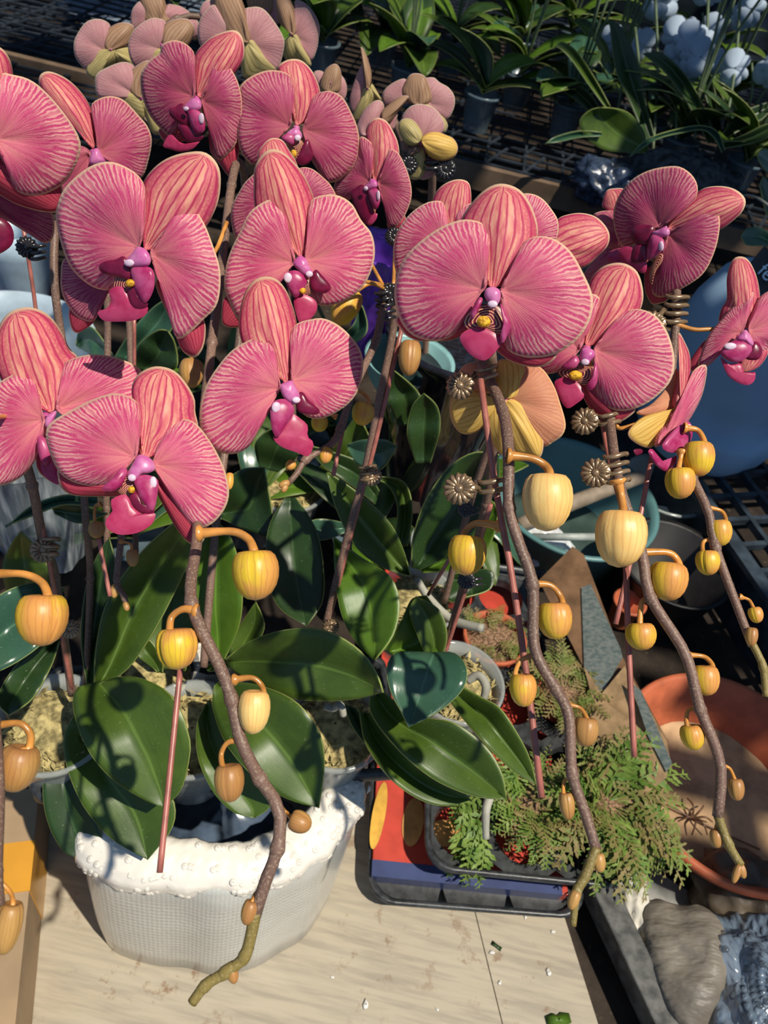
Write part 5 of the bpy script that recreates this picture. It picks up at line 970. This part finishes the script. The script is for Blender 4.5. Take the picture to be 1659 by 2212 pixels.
clip(712, 1352, .695, -.1, 'small bronze clip at the foot of the middle stem', .012, ros=(.1, -.1), bands=2, group=CG)
clip(832, 660, .60, -.1, 'dark coiled clip at the top of the middle spike', .014, 'clip_dark', ros=(.3, .6), bands=5, group=CG)
clip(104, 1180, .555, .1, 'bronze and black clip on the leftmost stem', .015, ros=(-.2, -.2), bands=3, group=CG)
clip(148, 1362, .60, .1, 'small clip low on the leftmost stem behind a bud', .012, ros=(.1, .1), bands=2, group=CG)
clip(1025, 1258, .66, -.1, 'black clip under the yellow bud above the moss', .013, 'clip_dark', ros=(-.5, .2), bands=2, group=CG)
clip(1020, 800+500-195, .60, -.1, 'black clip behind the bronze daisy clip', .010, 'clip_dark', ros=(-.5, .2), bands=2, group=CG)
clip(870, 520, .63, 0, 'black daisy clip left of the largest bloom', .012, 'clip_dark', ros=(-.6, .3), bands=3, group=CG)
clip(80, 545, .55, 0, 'black clip on the shaded stem left of the plum bloom', .012, 'clip_dark', ros=(-.6, .3), bands=3, group=CG)
# ================= pale orchids behind =================
ob = root('potted_orchid', (-.42, 1.0, .1), 'pale pink orchid at the top left seen from behind', 'orchid', 'pale orchids seen from behind')
clearpot(ob, 620, 1000, .08, .05)
stem(ob, [(640, 1040, 1.2), (625, 600, 1.05), (610, 300, .90), (580, 120, .84), (520, 60, .80), (380, 40, .78), (300, 160, .78), (320, 280, .78)], .003)
ob2 = root('potted_orchid', (.06, 1.05, .1), 'pale pink orchid at top centre seen from behind, tied with black clips', 'orchid', 'pale orchids seen from behind')
clearpot(ob2, 935, 900, .02, .05)
stem(ob2, [(915, 880, 1.1), (925, 600, .98), (932, 440, .86), (933, 370, .82), (922, 330, .80), (900, 322, .79), (880, 335, .80), (870, 300, .82), (850, 260, .83)], .0042)
def backs(par, cx, cy, d, parts, lab): flower(par, cx, cy, d, 0, 0, parts, [], lab)
backs(ob, 240, 107, .78, [('bp', (228, 110), [(222, 100), (238, 60), (225, 45), (205, 42), (185, 50), (167, 75), (160, 95), (162, 120), (175, 140), (187, 148), (200, 128), (215, 108)]),
 ('bs', (238, 107), [(228, 108), (222, 90), (230, 65), (255, 50), (280, 50), (290, 62), (285, 90), (265, 103), (247, 108)]), ('by', (240, 108), [(215, 108), (195, 125), (187, 150), (190, 162), (207, 170), (222, 155), (240, 142), (252, 132), (248, 114)]), ('by', (245, 110), [(258, 105), (278, 103), (290, 125), (290, 140), (265, 137), (252, 130)])], 'leftmost pale bloom')
backs(ob, 352, 100, .76, [('bp', (345, 105), [(348, 88), (358, 50), (340, 40), (320, 43), (290, 65), (278, 95), (280, 120), (290, 140), (315, 150), (335, 120)]), ('bs', (360, 110), [(350, 95), (348, 70), (358, 50), (385, 40), (408, 42), (420, 60), (415, 85), (400, 105), (378, 115)]), ('by', (352, 112), [(320, 132), (325, 112), (340, 103), (352, 108), (360, 140), (340, 160), (318, 155)])], 'pale bloom with a tan hooded sepal')
backs(ob, 305, 212, .75, [('bp', (298, 207), [(285, 190), (290, 165), (288, 142), (265, 135), (235, 145), (210, 160), (206, 185), (212, 208), (238, 212), (270, 210)]), ('bs', (305, 210), [(292, 208), (275, 195), (272, 170), (290, 145), (320, 130), (330, 150), (320, 180), (310, 205)]), ('by', (305, 213), [(258, 206), (270, 195), (295, 205), (310, 215), (312, 255), (298, 250), (275, 228)]), ('by', (310, 215), [(318, 215), (335, 250), (347, 284), (330, 287), (318, 262), (308, 235)])], 'lowest pale bloom at left')
backs(ob, 535, 85, .74, [('bp', (500, 80), [(467, 15), (445, 25), (430, 50), (428, 75), (435, 100), (460, 110), (490, 95)]), ('bp', (535, 95), [(525, 30), (545, 15), (570, 20), (595, 50), (612, 80), (614, 100), (605, 140), (597, 152), (570, 140), (545, 115)]),
 ('bs', (533, 92), [(470, 72), (463, 40), (460, 0), (463, -25), (490, -35), (515, -15), (532, 25), (542, 60), (538, 88)]), ('by', (535, 92), [(530, 95), (548, 83), (564, 100), (588, 140), (597, 152), (570, 162), (540, 170), (525, 165), (520, 130)]), ('bp', (470, 60), [(433, 35), (436, 10), (450, 0), (468, 8), (475, 40)], .008)], 'largest pale bloom with a tall tan sepal')
backs(ob, 340, 42, .80, [('bp', (330, 40), [(308, 5), (288, 18), (283, 45), (290, 65), (320, 60)]), ('bp', (350, 45), [(358, 15), (378, 10), (402, 20), (427, 45), (433, 75), (405, 85), (370, 70)]), ('bs', (345, 50), [(308, 45), (304, 15), (304, -15), (325, -25), (350, -12), (362, 20), (372, 45)])], 'pale bloom at the top edge, left')
backs(ob, 630, 75, .80, [('bp', (636, 78), [(630, 30), (648, 17), (665, 20), (680, 50), (688, 85), (680, 120), (669, 132), (652, 112)]), ('bp', (640, 50), [(636, 8), (650, 2), (668, 15), (685, 40), (691, 65), (685, 85), (660, 80)], .008), ('bs', (632, 76), [(603, 50), (595, 5), (600, -15), (615, -15), (632, 10), (641, 40), (640, 70)]), ('by', (632, 78), [(622, 82), (613, 100), (618, 128), (640, 133), (655, 142), (672, 140), (655, 100), (643, 76)])], 'rightmost pale bloom of the left spray')
backs(ob, 575, 20, .83, [('bp', (570, 30), [(535, 0), (550, -20), (590, -20), (600, 10), (602, 50), (580, 45)]), ('bs', (560, 20), [(540, 20), (535, -20), (570, -30), (590, -10), (585, 30)])], 'pale bloom at the top edge, middle')
backs(ob, 715, 180, .80, [('bs', (712, 195), [(692, 195), (700, 155), (720, 138), (733, 145), (738, 170), (730, 200)]), ('bp', (700, 185), [(677, 160), (688, 152), (702, 160), (705, 190), (685, 190)], .006), ('bp', (728, 195), [(733, 165), (742, 168), (749, 185), (748, 205), (738, 220), (722, 212)], .006)], 'small pale bloom between the two sprays')
backs(ob2, 793, 192, .80, [('bp', (787, 195), [(785, 142), (775, 155), (765, 180), (757, 210), (758, 232), (765, 242), (778, 225), (788, 205)]), ('bs', (794, 190), [(779, 101), (790, 115), (800, 145), (803, 165), (800, 185), (790, 190), (786, 160), (782, 130)], -.003), ('by', (795, 193), [(783, 190), (775, 220), (763, 250), (768, 262), (785, 252), (802, 228), (812, 212), (805, 192)]), ('by', (800, 188), [(803, 180), (815, 198), (824, 217), (808, 208)])], 'narrow pale bloom seen edge-on')
backs(ob2, 800, 270, .79, [('bp', (790, 288), [(770, 275), (783, 242), (805, 220), (822, 217), (830, 232), (822, 262), (800, 295), (775, 295)]), ('bs', (828, 262), [(823, 245), (840, 225), (865, 208), (882, 207), (880, 215), (860, 242), (838, 268)]), ('bp', (838, 268), [(857, 243), (855, 265), (848, 280), (825, 275)], .004)], 'pale bloom half hidden behind the shaded pink one')
backs(ob2, 905, 220, .81, [('bp', (890, 220), [(825, 215), (830, 195), (850, 178), (875, 170), (885, 190), (890, 215), (865, 225), (835, 230)]), ('bp', (920, 222), [(915, 178), (935, 167), (950, 178), (970, 190), (982, 210), (980, 235), (965, 258), (945, 245)]), ('bs', (902, 225), [(880, 222), (868, 200), (875, 178), (885, 162), (900, 158), (918, 165), (930, 190), (934, 212), (920, 226)], -.002), ('by', (915, 228), [(925, 222), (950, 240), (966, 265), (966, 278), (957, 288), (940, 270)])], 'upper pale bloom of the centre spray')
backs(ob2, 910, 307, .78, [('bp', (910, 302), [(885, 290), (868, 262), (872, 245), (890, 228), (915, 225), (940, 235), (958, 260), (957, 285), (930, 298)]), ('by', (905, 305), [(902, 312), (885, 315), (868, 300), (860, 272), (870, 257), (890, 258), (908, 278), (913, 297)], -.003), ('g', (912, 306), [(910, 300), (925, 287), (945, 285), (960, 290), (980, 300), (989, 320), (980, 340), (955, 347), (930, 340), (918, 322)], -.004), ('by', (908, 312), [(890, 335), (880, 372), (888, 386), (905, 386), (918, 370), (918, 338)], .006), ('bp', (915, 320), [(900, 375), (915, 388), (940, 375), (950, 350), (930, 335)], .009)], 'lower pale bloom with gold sepals above the black clips')
clip(935, 350, .80, 0, 'black clip on the grey stem under the gold-backed bloom', .018, 'clip_dark', ros=(.7, -.4), bands=3, group=CG)
clip(885, 340, .80, 0, 'black curled clip left of the grey stem under the gold-backed bloom', .016, 'clip_dark', ros=(-.1, -.5), bands=3, group=CG)
# ================= background =================
BZ = .30
MET = simple('mesh_black_steel', (.035, .045, .06), .4, .5, .3, .4, 30)
bn = root('display_bench', (0, 2.2, BZ), 'long black mesh bench carrying the rows of background orchids', 'bench')
y0 = 1.80
mb = MB()
for i in range(36):
    x = -1.5+i*.09; box(mb, (x, y0+.95, BZ-.004), (.006, 1.9, .004))
mb.build('bench_mesh', MET, bn, smooth=False)
mb = MB()
for i in range(36):
    a = Vector((-1.5+i*.09, y0, BZ)); 
    for j in range(3): beam(mb, Vector((-1.5+i*.09, y0+j*.12, BZ)), Vector((-1.5+(i+.5)*.09, y0+(j+1)*.12, BZ)), .007, .003)
for j in range(40): box(mb, (0, y0+j*.046, BZ-.001), (3.2, .007, .004))
mb.build('bench_bars', MET, bn, smooth=False)
mb = box(MB(), (.1, y0-.012, BZ-.028), (3.4, .022, .05), math.radians(1.5)); mb.build('bench_edge', simple('bench_wood_edge', (.15, .10, .065), .7, .2, 0, .3, 14), bn, smooth=False)
LGM = simple('bench_leg_dark', (.05, .035, .025))
for x in (-1.4, -.5, .5, 1.4): box(MB(), (x, y0+.05, .13), (.05, .05, .30)).build('bench_leg', LGM, bn, smooth=False)
# nearer mesh bench at the top left
b2_ = root('display_bench', (-1.1, 1.5, .28), 'bare slatted steel bench at the top left corner', 'bench')
mb = MB()
for j in range(30): box(mb, (-1.15, 1.22+j*.032, .28), (1.05, .008, .004), .10)
for i in range(9): box(mb, (-1.62+i*.12, 1.65, .284), (.012, .95, .006), .10)
mb.build('bench_bars', MET, b2_, smooth=False)
GP = NT('nursery_pot_clear'); GP.base((.12, .17, .20), .2, .5); GP.seethru(.2); GP = GP.m
def bleaf(parent, c, ang, L, wd, up, droop, mat):
    """a strap leaf rising from c in direction ang and arching over."""
    dh = Vector((math.cos(ang), math.sin(ang), 0)); sd = Vector((-dh.y, dh.x, 0)); N = 12; p = c.copy(); pts = []; el = up
    for i in range(N+1): pts.append((p.copy(), el)); p = p+(dh*math.cos(el)+Vector((0, 0, math.sin(el))))*L/N; el -= droop/N
    vs = []; uv = []
    for i, (q, e) in enumerate(pts):
        t = i/N; w_ = wd*(math.sin(math.pi*min(1, .12+t*.88))**.7)*(.45+.75*t if t < .5 else .83)*(1 if i < N else .02); nn = (-dh*math.sin(e)+Vector((0, 0, math.cos(e))))
        for k_ in range(5): s = (k_-2)/2; vs.append(q+sd*s*w_+nn*abs(s)*w_*.28); uv.append((k_/4, t))
    fs = [(i*5+k_, i*5+k_+1, (i+1)*5+k_+1, (i+1)*5+k_) for i in range(N) for k_ in range(4)]
    return MB().add(vs, fs, uv).build('leaf', M[mat], parent, solid=.0015)
BST = simple('stem_dull_green', (.10, .14, .07), .5, .4)
WH = NT('petal_white_blue'); WH.base((.55, .66, .78), .5, .3); WH.trans((.6, .7, .85), .4); WH = WH.m
def bplant(x, y, seed, lab, nl=6, L=.16, wd=.034, stems=2, z=BZ, r=.042, white=False, sh=.35, grp='green orchids on the back bench'):
    rnd = random.Random(seed); c = Vector((x, y, z)); R_ = root('potted_orchid', c, lab, 'orchid', grp)
    lathe(mb := MB(), c+Vector((0, 0, .001)), [(r*.7, 0), (r*.98, .075), (r*1.06, .077), (r*1.06, .083), (r*.96, .083), (r*.93, .07), (.001, .068)], 24); mb.build('nursery_pot', GP, R_)
    a0 = rnd.random()*6.28
    for i in range(nl):
        lv = i//2; bleaf(R_, c+Vector((0, 0, .08+.008*lv)), a0+(i % 2)*3.14+rnd.uniform(-.5, .5)+lv*.35, L*rnd.uniform(.75, 1.2), wd*rnd.uniform(.8, 1.2), rnd.uniform(.5, 1.1), rnd.uniform(.6, 1.6), rnd.choice(('leaf', 'leaf_dark', 'leaf_blue', 'leaf_bright', 'leaf')))
    for i in range(stems):
        q = rnd.random()*6.28; l_ = Vector((math.cos(q), math.sin(q), 0)); h = sh*rnd.uniform(.8, 1.3)
        tp = c+l_*h*.3+Vector((0, 0, .08+h)); tube(mb := MB(), [c+Vector((0, 0, .08)), c+l_*h*.08+Vector((0, 0, .08+h*.6)), tp], [.0032, .0026], 6, 8); mb.build('flower_stem', BST, R_)
        if white:
            for f in range(3):
                fc = tp+Vector((rnd.uniform(-.06, .06), rnd.uniform(-.05, .02), rnd.uniform(-.10, .05))); mb = MB(); ax = (CAM-fc).normalized(); e = ax.orthogonal().normalized(); g = ax.cross(e); a_ = rnd.random()*6
                for k_ in range(5):
                    dv_ = e*math.cos(a_+k_*1.2566)+g*math.sin(a_+k_*1.2566); s_ = dv_.cross(ax); rr_ = .040 if k_ in (1, 4) else .034; ring = [fc+dv_*.002]
                    ring += [fc+dv_*(rr_*.55-rr_*.5*math.cos(th))+s_*rr_*(.62 if k_ in (1, 4) else .4)*math.sin(th)-ax*.006*math.sin(th*.5) for th in [j*6.283/12 for j in range(12)]]
                    mb.add(ring, [(0, 1+j, 1+(j+1) % 12) for j in range(12)])
                mb.build('flower', WH, R_, solid=.001)
SP = [
 ('low broad-leaved orchid in a clear nursery pot at the front of the bench', -.012, 1.99), ('green orchid in the front row right of the pale blooms', -.20, 2.05), ('leafy orchid directly behind the front clear nursery pot', .07, 2.22),
 ('orchid with arched leaves right of the front clear nursery pot', .20, 2.08), ('dense green orchid left of centre in the second row', -.30, 2.28), ('orchid with upright stems behind the pale centre spray', -.12, 2.36), ('dark orchid at the top behind the tan-sepalled pale bloom', -.62, 2.10), ('blue-green orchid above the leftmost pale bloom', -.86, 2.12),
 ('orchid half lit between the two pale sprays', -.42, 2.08), ('shaded orchid in the third row left', -.5, 2.45), ('shaded orchid in the third row centre', .05, 2.55), ('shaded orchid in the third row right', .32, 2.55), ('stemmy orchid at the back right', .62, 2.40), ('stemmy orchid at the back far right', .82, 2.28),
 ('green orchid between the white flowers', .47, 2.02), ('lit green orchid in the right middle row', .30, 2.25), ('small dark orchid near the right frame', .80, 2.02), ('green orchid behind the dark strap leaves', .62, 1.98), ('back row orchid by the net, left', -.28, 2.7), ('back row orchid by the net, centre', .2, 2.8), ('back row orchid by the net, right', .6, 2.75)]
for i, (lb_, x, y) in enumerate(SP):
    bplant(x, y, 11+i*7, lb_, nl=9 if i != 0 else 7, L=.19 if y < 2.6 else .24, wd=.042 if y < 2.6 else .05, stems=(0 if i == 0 else 4), sh=.45)
for i, (x, y) in enumerate(((.40, 2.10), (.52, 2.32), (.62, 2.12), (.30, 2.40))):
    bplant(x, y, 90+i, ('white-flowered orchid at the top right, nearest the centre', 'white-flowered orchid at the top right behind the others', 'white-flowered orchid at the far right edge', 'white-flowered orchid at the back beside the net')[i], 5, .17, .034, 2, white=True, sh=.17, grp='white orchids at the top right')
# dark strap-leaved orchid at the right
od = root('potted_orchid', W(1480, 360, 1.75), 'big dark strap-leaved orchid on a mossy clump at the top right', 'orchid')
DL = [([(1395, 330), (1310, 325), (1265, 295), (1252, 262), (1275, 238), (1300, 233)], [(1400, 320), (1390, 280), (1360, 245), (1330, 235), (1300, 233)], (1.7, 1.62), 'leaf'),
 ([(1400, 310), (1365, 230), (1330, 150), (1318, 60), (1312, 42)], [(1415, 300), (1395, 220), (1375, 130), (1345, 60), (1312, 42)], (1.75, 1.7), 'leaf_dark'),
 ([(1530, 310), (1490, 230), (1440, 160), (1400, 125), (1388, 115)], [(1545, 305), (1520, 230), (1480, 160), (1430, 115), (1388, 115)], (1.75, 1.7), 'leaf_dark'),
 ([(1545, 300), (1525, 210), (1490, 140), (1465, 105), (1456, 95)], [(1560, 290), (1545, 200), (1520, 120), (1490, 88), (1456, 95)], (1.78, 1.75), 'leaf_dark'),
 ([(1310, 235), (1270, 180), (1235, 130), (1210, 105), (1198, 100)], [(1318, 230), (1285, 170), (1245, 110), (1215, 90), (1198, 100)], (1.72, 1.68), 'leaf'),
 ([(1560, 330), (1545, 300), (1520, 280), (1480, 285), (1420, 300), (1360, 338)], [(1565, 325), (1550, 285), (1515, 272), (1470, 278), (1400, 300), (1360, 338)], (1.6, 1.5), 'leaf_blue'),
 ([(1300, 285), (1250, 282), (1200, 295), (1178, 310)], [(1300, 295), (1250, 298), (1205, 308), (1178, 310)], (1.65, 1.62), 'leaf_blue'),
 ([(1560, 290), (1590, 250), (1630, 230), (1680, 215)], [(1565, 300), (1610, 275), (1650, 255), (1680, 215)], (1.7, 1.72), 'leaf_dark'),
 ([(1300, 270), (1255, 225), (1222, 200), (1212, 190)], [(1310, 262), (1280, 210), (1245, 182), (1212, 190)], (1.8, 1.78), 'leaf_dark'),
 ([(1560, 310), (1610, 290), (1650, 270), (1690, 260)], [(1565, 320), (1620, 310), (1660, 295), (1690, 260)], (1.68, 1.66), 'leaf_dark'),
 ([(1440, 300), (1440, 260), (1460, 230), (1500, 215)], [(1455, 300), (1470, 270), (1490, 245), (1500, 215)], (1.9, 1.88), 'leaf_blue')]
for A, B, ds, mt in DL: leaf(od, A, B, ds, .01, 0, mt)
for a, b in (((1380, 320), (1372, 60)), ((1460, 300), (1445, 40)), ((1410, 330), (1415, -20)), ((1560, 310), (1600, -20)), ((1500, 300), (1530, -10)), ((1335, 240), (1340, 60))):
    tube(mb := MB(), [W(*a, 1.78), W((a[0]+b[0])/2+8, (a[1]+b[1])/2, 1.8), W(*b, 1.82)], .0035, 6); mb.build('flower_stem', BST, od)
c_ = W(1490, 350, 1.72); blob((c_.x, c_.y, BZ+.03), .14, .09, .07, simple('mossy_clump', (.035, .04, .045), .6, .3, 0, .8, 70, 1), 'moss_clump', 'dark mossy root clump under the strap-leaved orchid', 'moss', 2, .3)
c_ = W(1320, 345, 1.66); blob((c_.x, c_.y, BZ+.03), .07, .06, .045, simple('plastic_wrapped_clump', (.03, .045, .08), .25, .6, 0, .6, 90, 1), 'wrapped_clump', 'bluish plastic-wrapped root clump left of the mossy clump', 'clump', 4, .3)
# pale sheets behind (top left, top)
o = quad('white_sheet', [(60, -40, 2.6), (460, -40, 2.6), (440, 60, 2.3), (200, 70, 2.3)], simple('sheet_grey_blue', (.16, .20, .26), .6), 'grey-blue plastic sheet hanging behind the pale blooms', 'sheet', th=.003)
# ---------------- things in the middle distance ----------------
wp = root('white_pot', Zp(40, 640, .05), 'white glossy pot behind the leftmost stems', 'pot')
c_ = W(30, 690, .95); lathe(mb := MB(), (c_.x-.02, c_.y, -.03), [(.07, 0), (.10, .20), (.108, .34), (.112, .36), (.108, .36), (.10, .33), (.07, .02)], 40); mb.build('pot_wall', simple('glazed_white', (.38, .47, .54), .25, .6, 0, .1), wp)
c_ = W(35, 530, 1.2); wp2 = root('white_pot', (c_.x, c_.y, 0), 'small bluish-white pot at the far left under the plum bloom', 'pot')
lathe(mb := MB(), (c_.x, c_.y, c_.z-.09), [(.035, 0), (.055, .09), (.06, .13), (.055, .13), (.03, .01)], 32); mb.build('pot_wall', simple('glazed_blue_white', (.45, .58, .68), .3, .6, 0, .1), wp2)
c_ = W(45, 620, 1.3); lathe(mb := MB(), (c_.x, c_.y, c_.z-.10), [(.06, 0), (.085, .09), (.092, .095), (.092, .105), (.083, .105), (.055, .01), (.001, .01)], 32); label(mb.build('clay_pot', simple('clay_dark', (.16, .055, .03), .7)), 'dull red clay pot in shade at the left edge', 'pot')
c_ = W(45, 1100, .85); k = NT('crinkled_clear'); n_ = k.noise(k.vscale(k.obj(), (60, 60, 6)), 2, 3); k.base(k.mix(k.ramp(n_, .4, .7), (.16, .20, .23), (.55, .6, .62)), .12, .7); k.seethru(.2)
lathe(mb := MB(), (c_.x, c_.y+.03, c_.z-.1), [(.045, 0), (.055, .12), (.06, .17), (.062, .175)], 40, fn=lambda q, t: 1+.05*math.sin(9*q)); wr_ = label(mb.build('plastic_wrap', k.m), 'crinkled clear plastic sleeve with a yellow mark at the left edge', 'plastic wrap')
# purple wrapped pot, black glossy pot, teal bowl
c_ = W(825, 640, 1.02); PU = simple('foil_purple', (.16, .05, .42), .25, .6, 0, .4, 30)
lathe(mb := MB(), (c_.x-.005, c_.y+.02, c_.z-.10), [(.03, 0), (.035, .1), (.045, .155), (.05, .16), (.044, .15)], 48, fn=lambda q, t: 1+.10*t*math.sin(9*q)); label(mb.build('ribbon_wrap', PU), 'purple ribbon wrap glowing between the middle stems', 'ribbon')
c_ = W(975, 800, 1.02); BKP = simple('glazed_black', (.012, .011, .014), .08, .8)
bk = root('black_pot', (c_.x, c_.y, 0), 'glossy black pot in the shadow behind the golden-backed bloom', 'pot')
lathe(mb := MB(), (c_.x+.0, c_.y+.02, c_.z-.20), [(.07, 0), (.09, .16), (.092, .225), (.10, .24), (.098, .25), (.09, .245), (.085, .2), (.001, .19)], 56); mb.build('pot_wall', BKP, bk)
c_ = W(845, 800, 1.0); lathe(mb := MB(), (c_.x+.02, c_.y+.02, c_.z-.05), [(.03, 0), (.05, .03), (.058, .06), (.06, .062), (.054, .058), (.045, .03), (.001, .01)], 40); label(mb.build('teal_bowl', simple('bowl_teal_pale', (.22, .42, .42), .35, .5, 0, .1)), 'pale teal bowl rim showing behind the middle stems', 'bowl')
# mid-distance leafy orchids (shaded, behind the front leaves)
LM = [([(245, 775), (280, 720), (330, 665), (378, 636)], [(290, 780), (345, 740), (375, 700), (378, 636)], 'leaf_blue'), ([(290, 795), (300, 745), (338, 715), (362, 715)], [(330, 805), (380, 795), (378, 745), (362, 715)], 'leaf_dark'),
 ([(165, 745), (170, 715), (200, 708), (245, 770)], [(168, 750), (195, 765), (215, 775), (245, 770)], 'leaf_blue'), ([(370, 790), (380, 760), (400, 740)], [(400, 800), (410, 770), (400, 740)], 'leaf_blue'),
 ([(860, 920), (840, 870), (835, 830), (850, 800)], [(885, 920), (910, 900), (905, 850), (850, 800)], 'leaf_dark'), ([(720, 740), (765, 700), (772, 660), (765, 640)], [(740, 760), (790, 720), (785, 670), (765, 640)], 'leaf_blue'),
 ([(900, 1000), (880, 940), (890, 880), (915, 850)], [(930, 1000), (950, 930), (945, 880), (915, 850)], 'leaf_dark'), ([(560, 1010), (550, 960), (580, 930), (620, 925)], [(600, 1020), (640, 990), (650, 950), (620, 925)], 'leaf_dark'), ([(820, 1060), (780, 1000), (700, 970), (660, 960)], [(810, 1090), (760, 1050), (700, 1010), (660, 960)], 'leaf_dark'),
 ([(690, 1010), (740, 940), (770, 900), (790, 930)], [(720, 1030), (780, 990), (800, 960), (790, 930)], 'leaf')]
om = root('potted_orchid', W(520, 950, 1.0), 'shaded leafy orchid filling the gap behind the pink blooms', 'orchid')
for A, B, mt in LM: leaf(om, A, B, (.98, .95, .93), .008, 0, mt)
pts_ = W(700, 1150, 1.02); clearpot(om, 620, 1040, .12, .06, .10)
for i, (x, y, s) in enumerate(((-.20, .82, 1), (-.02, .80, 2), (-.34, .70, 3), (.10, .92, 4), (-.12, 1.02, 5), (-.32, 1.08, 6))):
    bplant(x, y, 200+s, ('shaded orchid low behind the central clear pots', 'shaded orchid low left of the black pot', 'shaded orchid low behind the left clear pot', 'shaded orchid left of the teal basin', 'shaded orchid under the centre pale spray', 'shaded orchid under the left pale spray')[i], 7, .15, .036, 1 if i > 3 else 0, z=.0, r=.045, sh=.3, grp='shaded orchids behind the front row')
# ---------------- tidy ----------------
for o in list(bpy.data.objects):
    if '_o' in o: del o['_o']
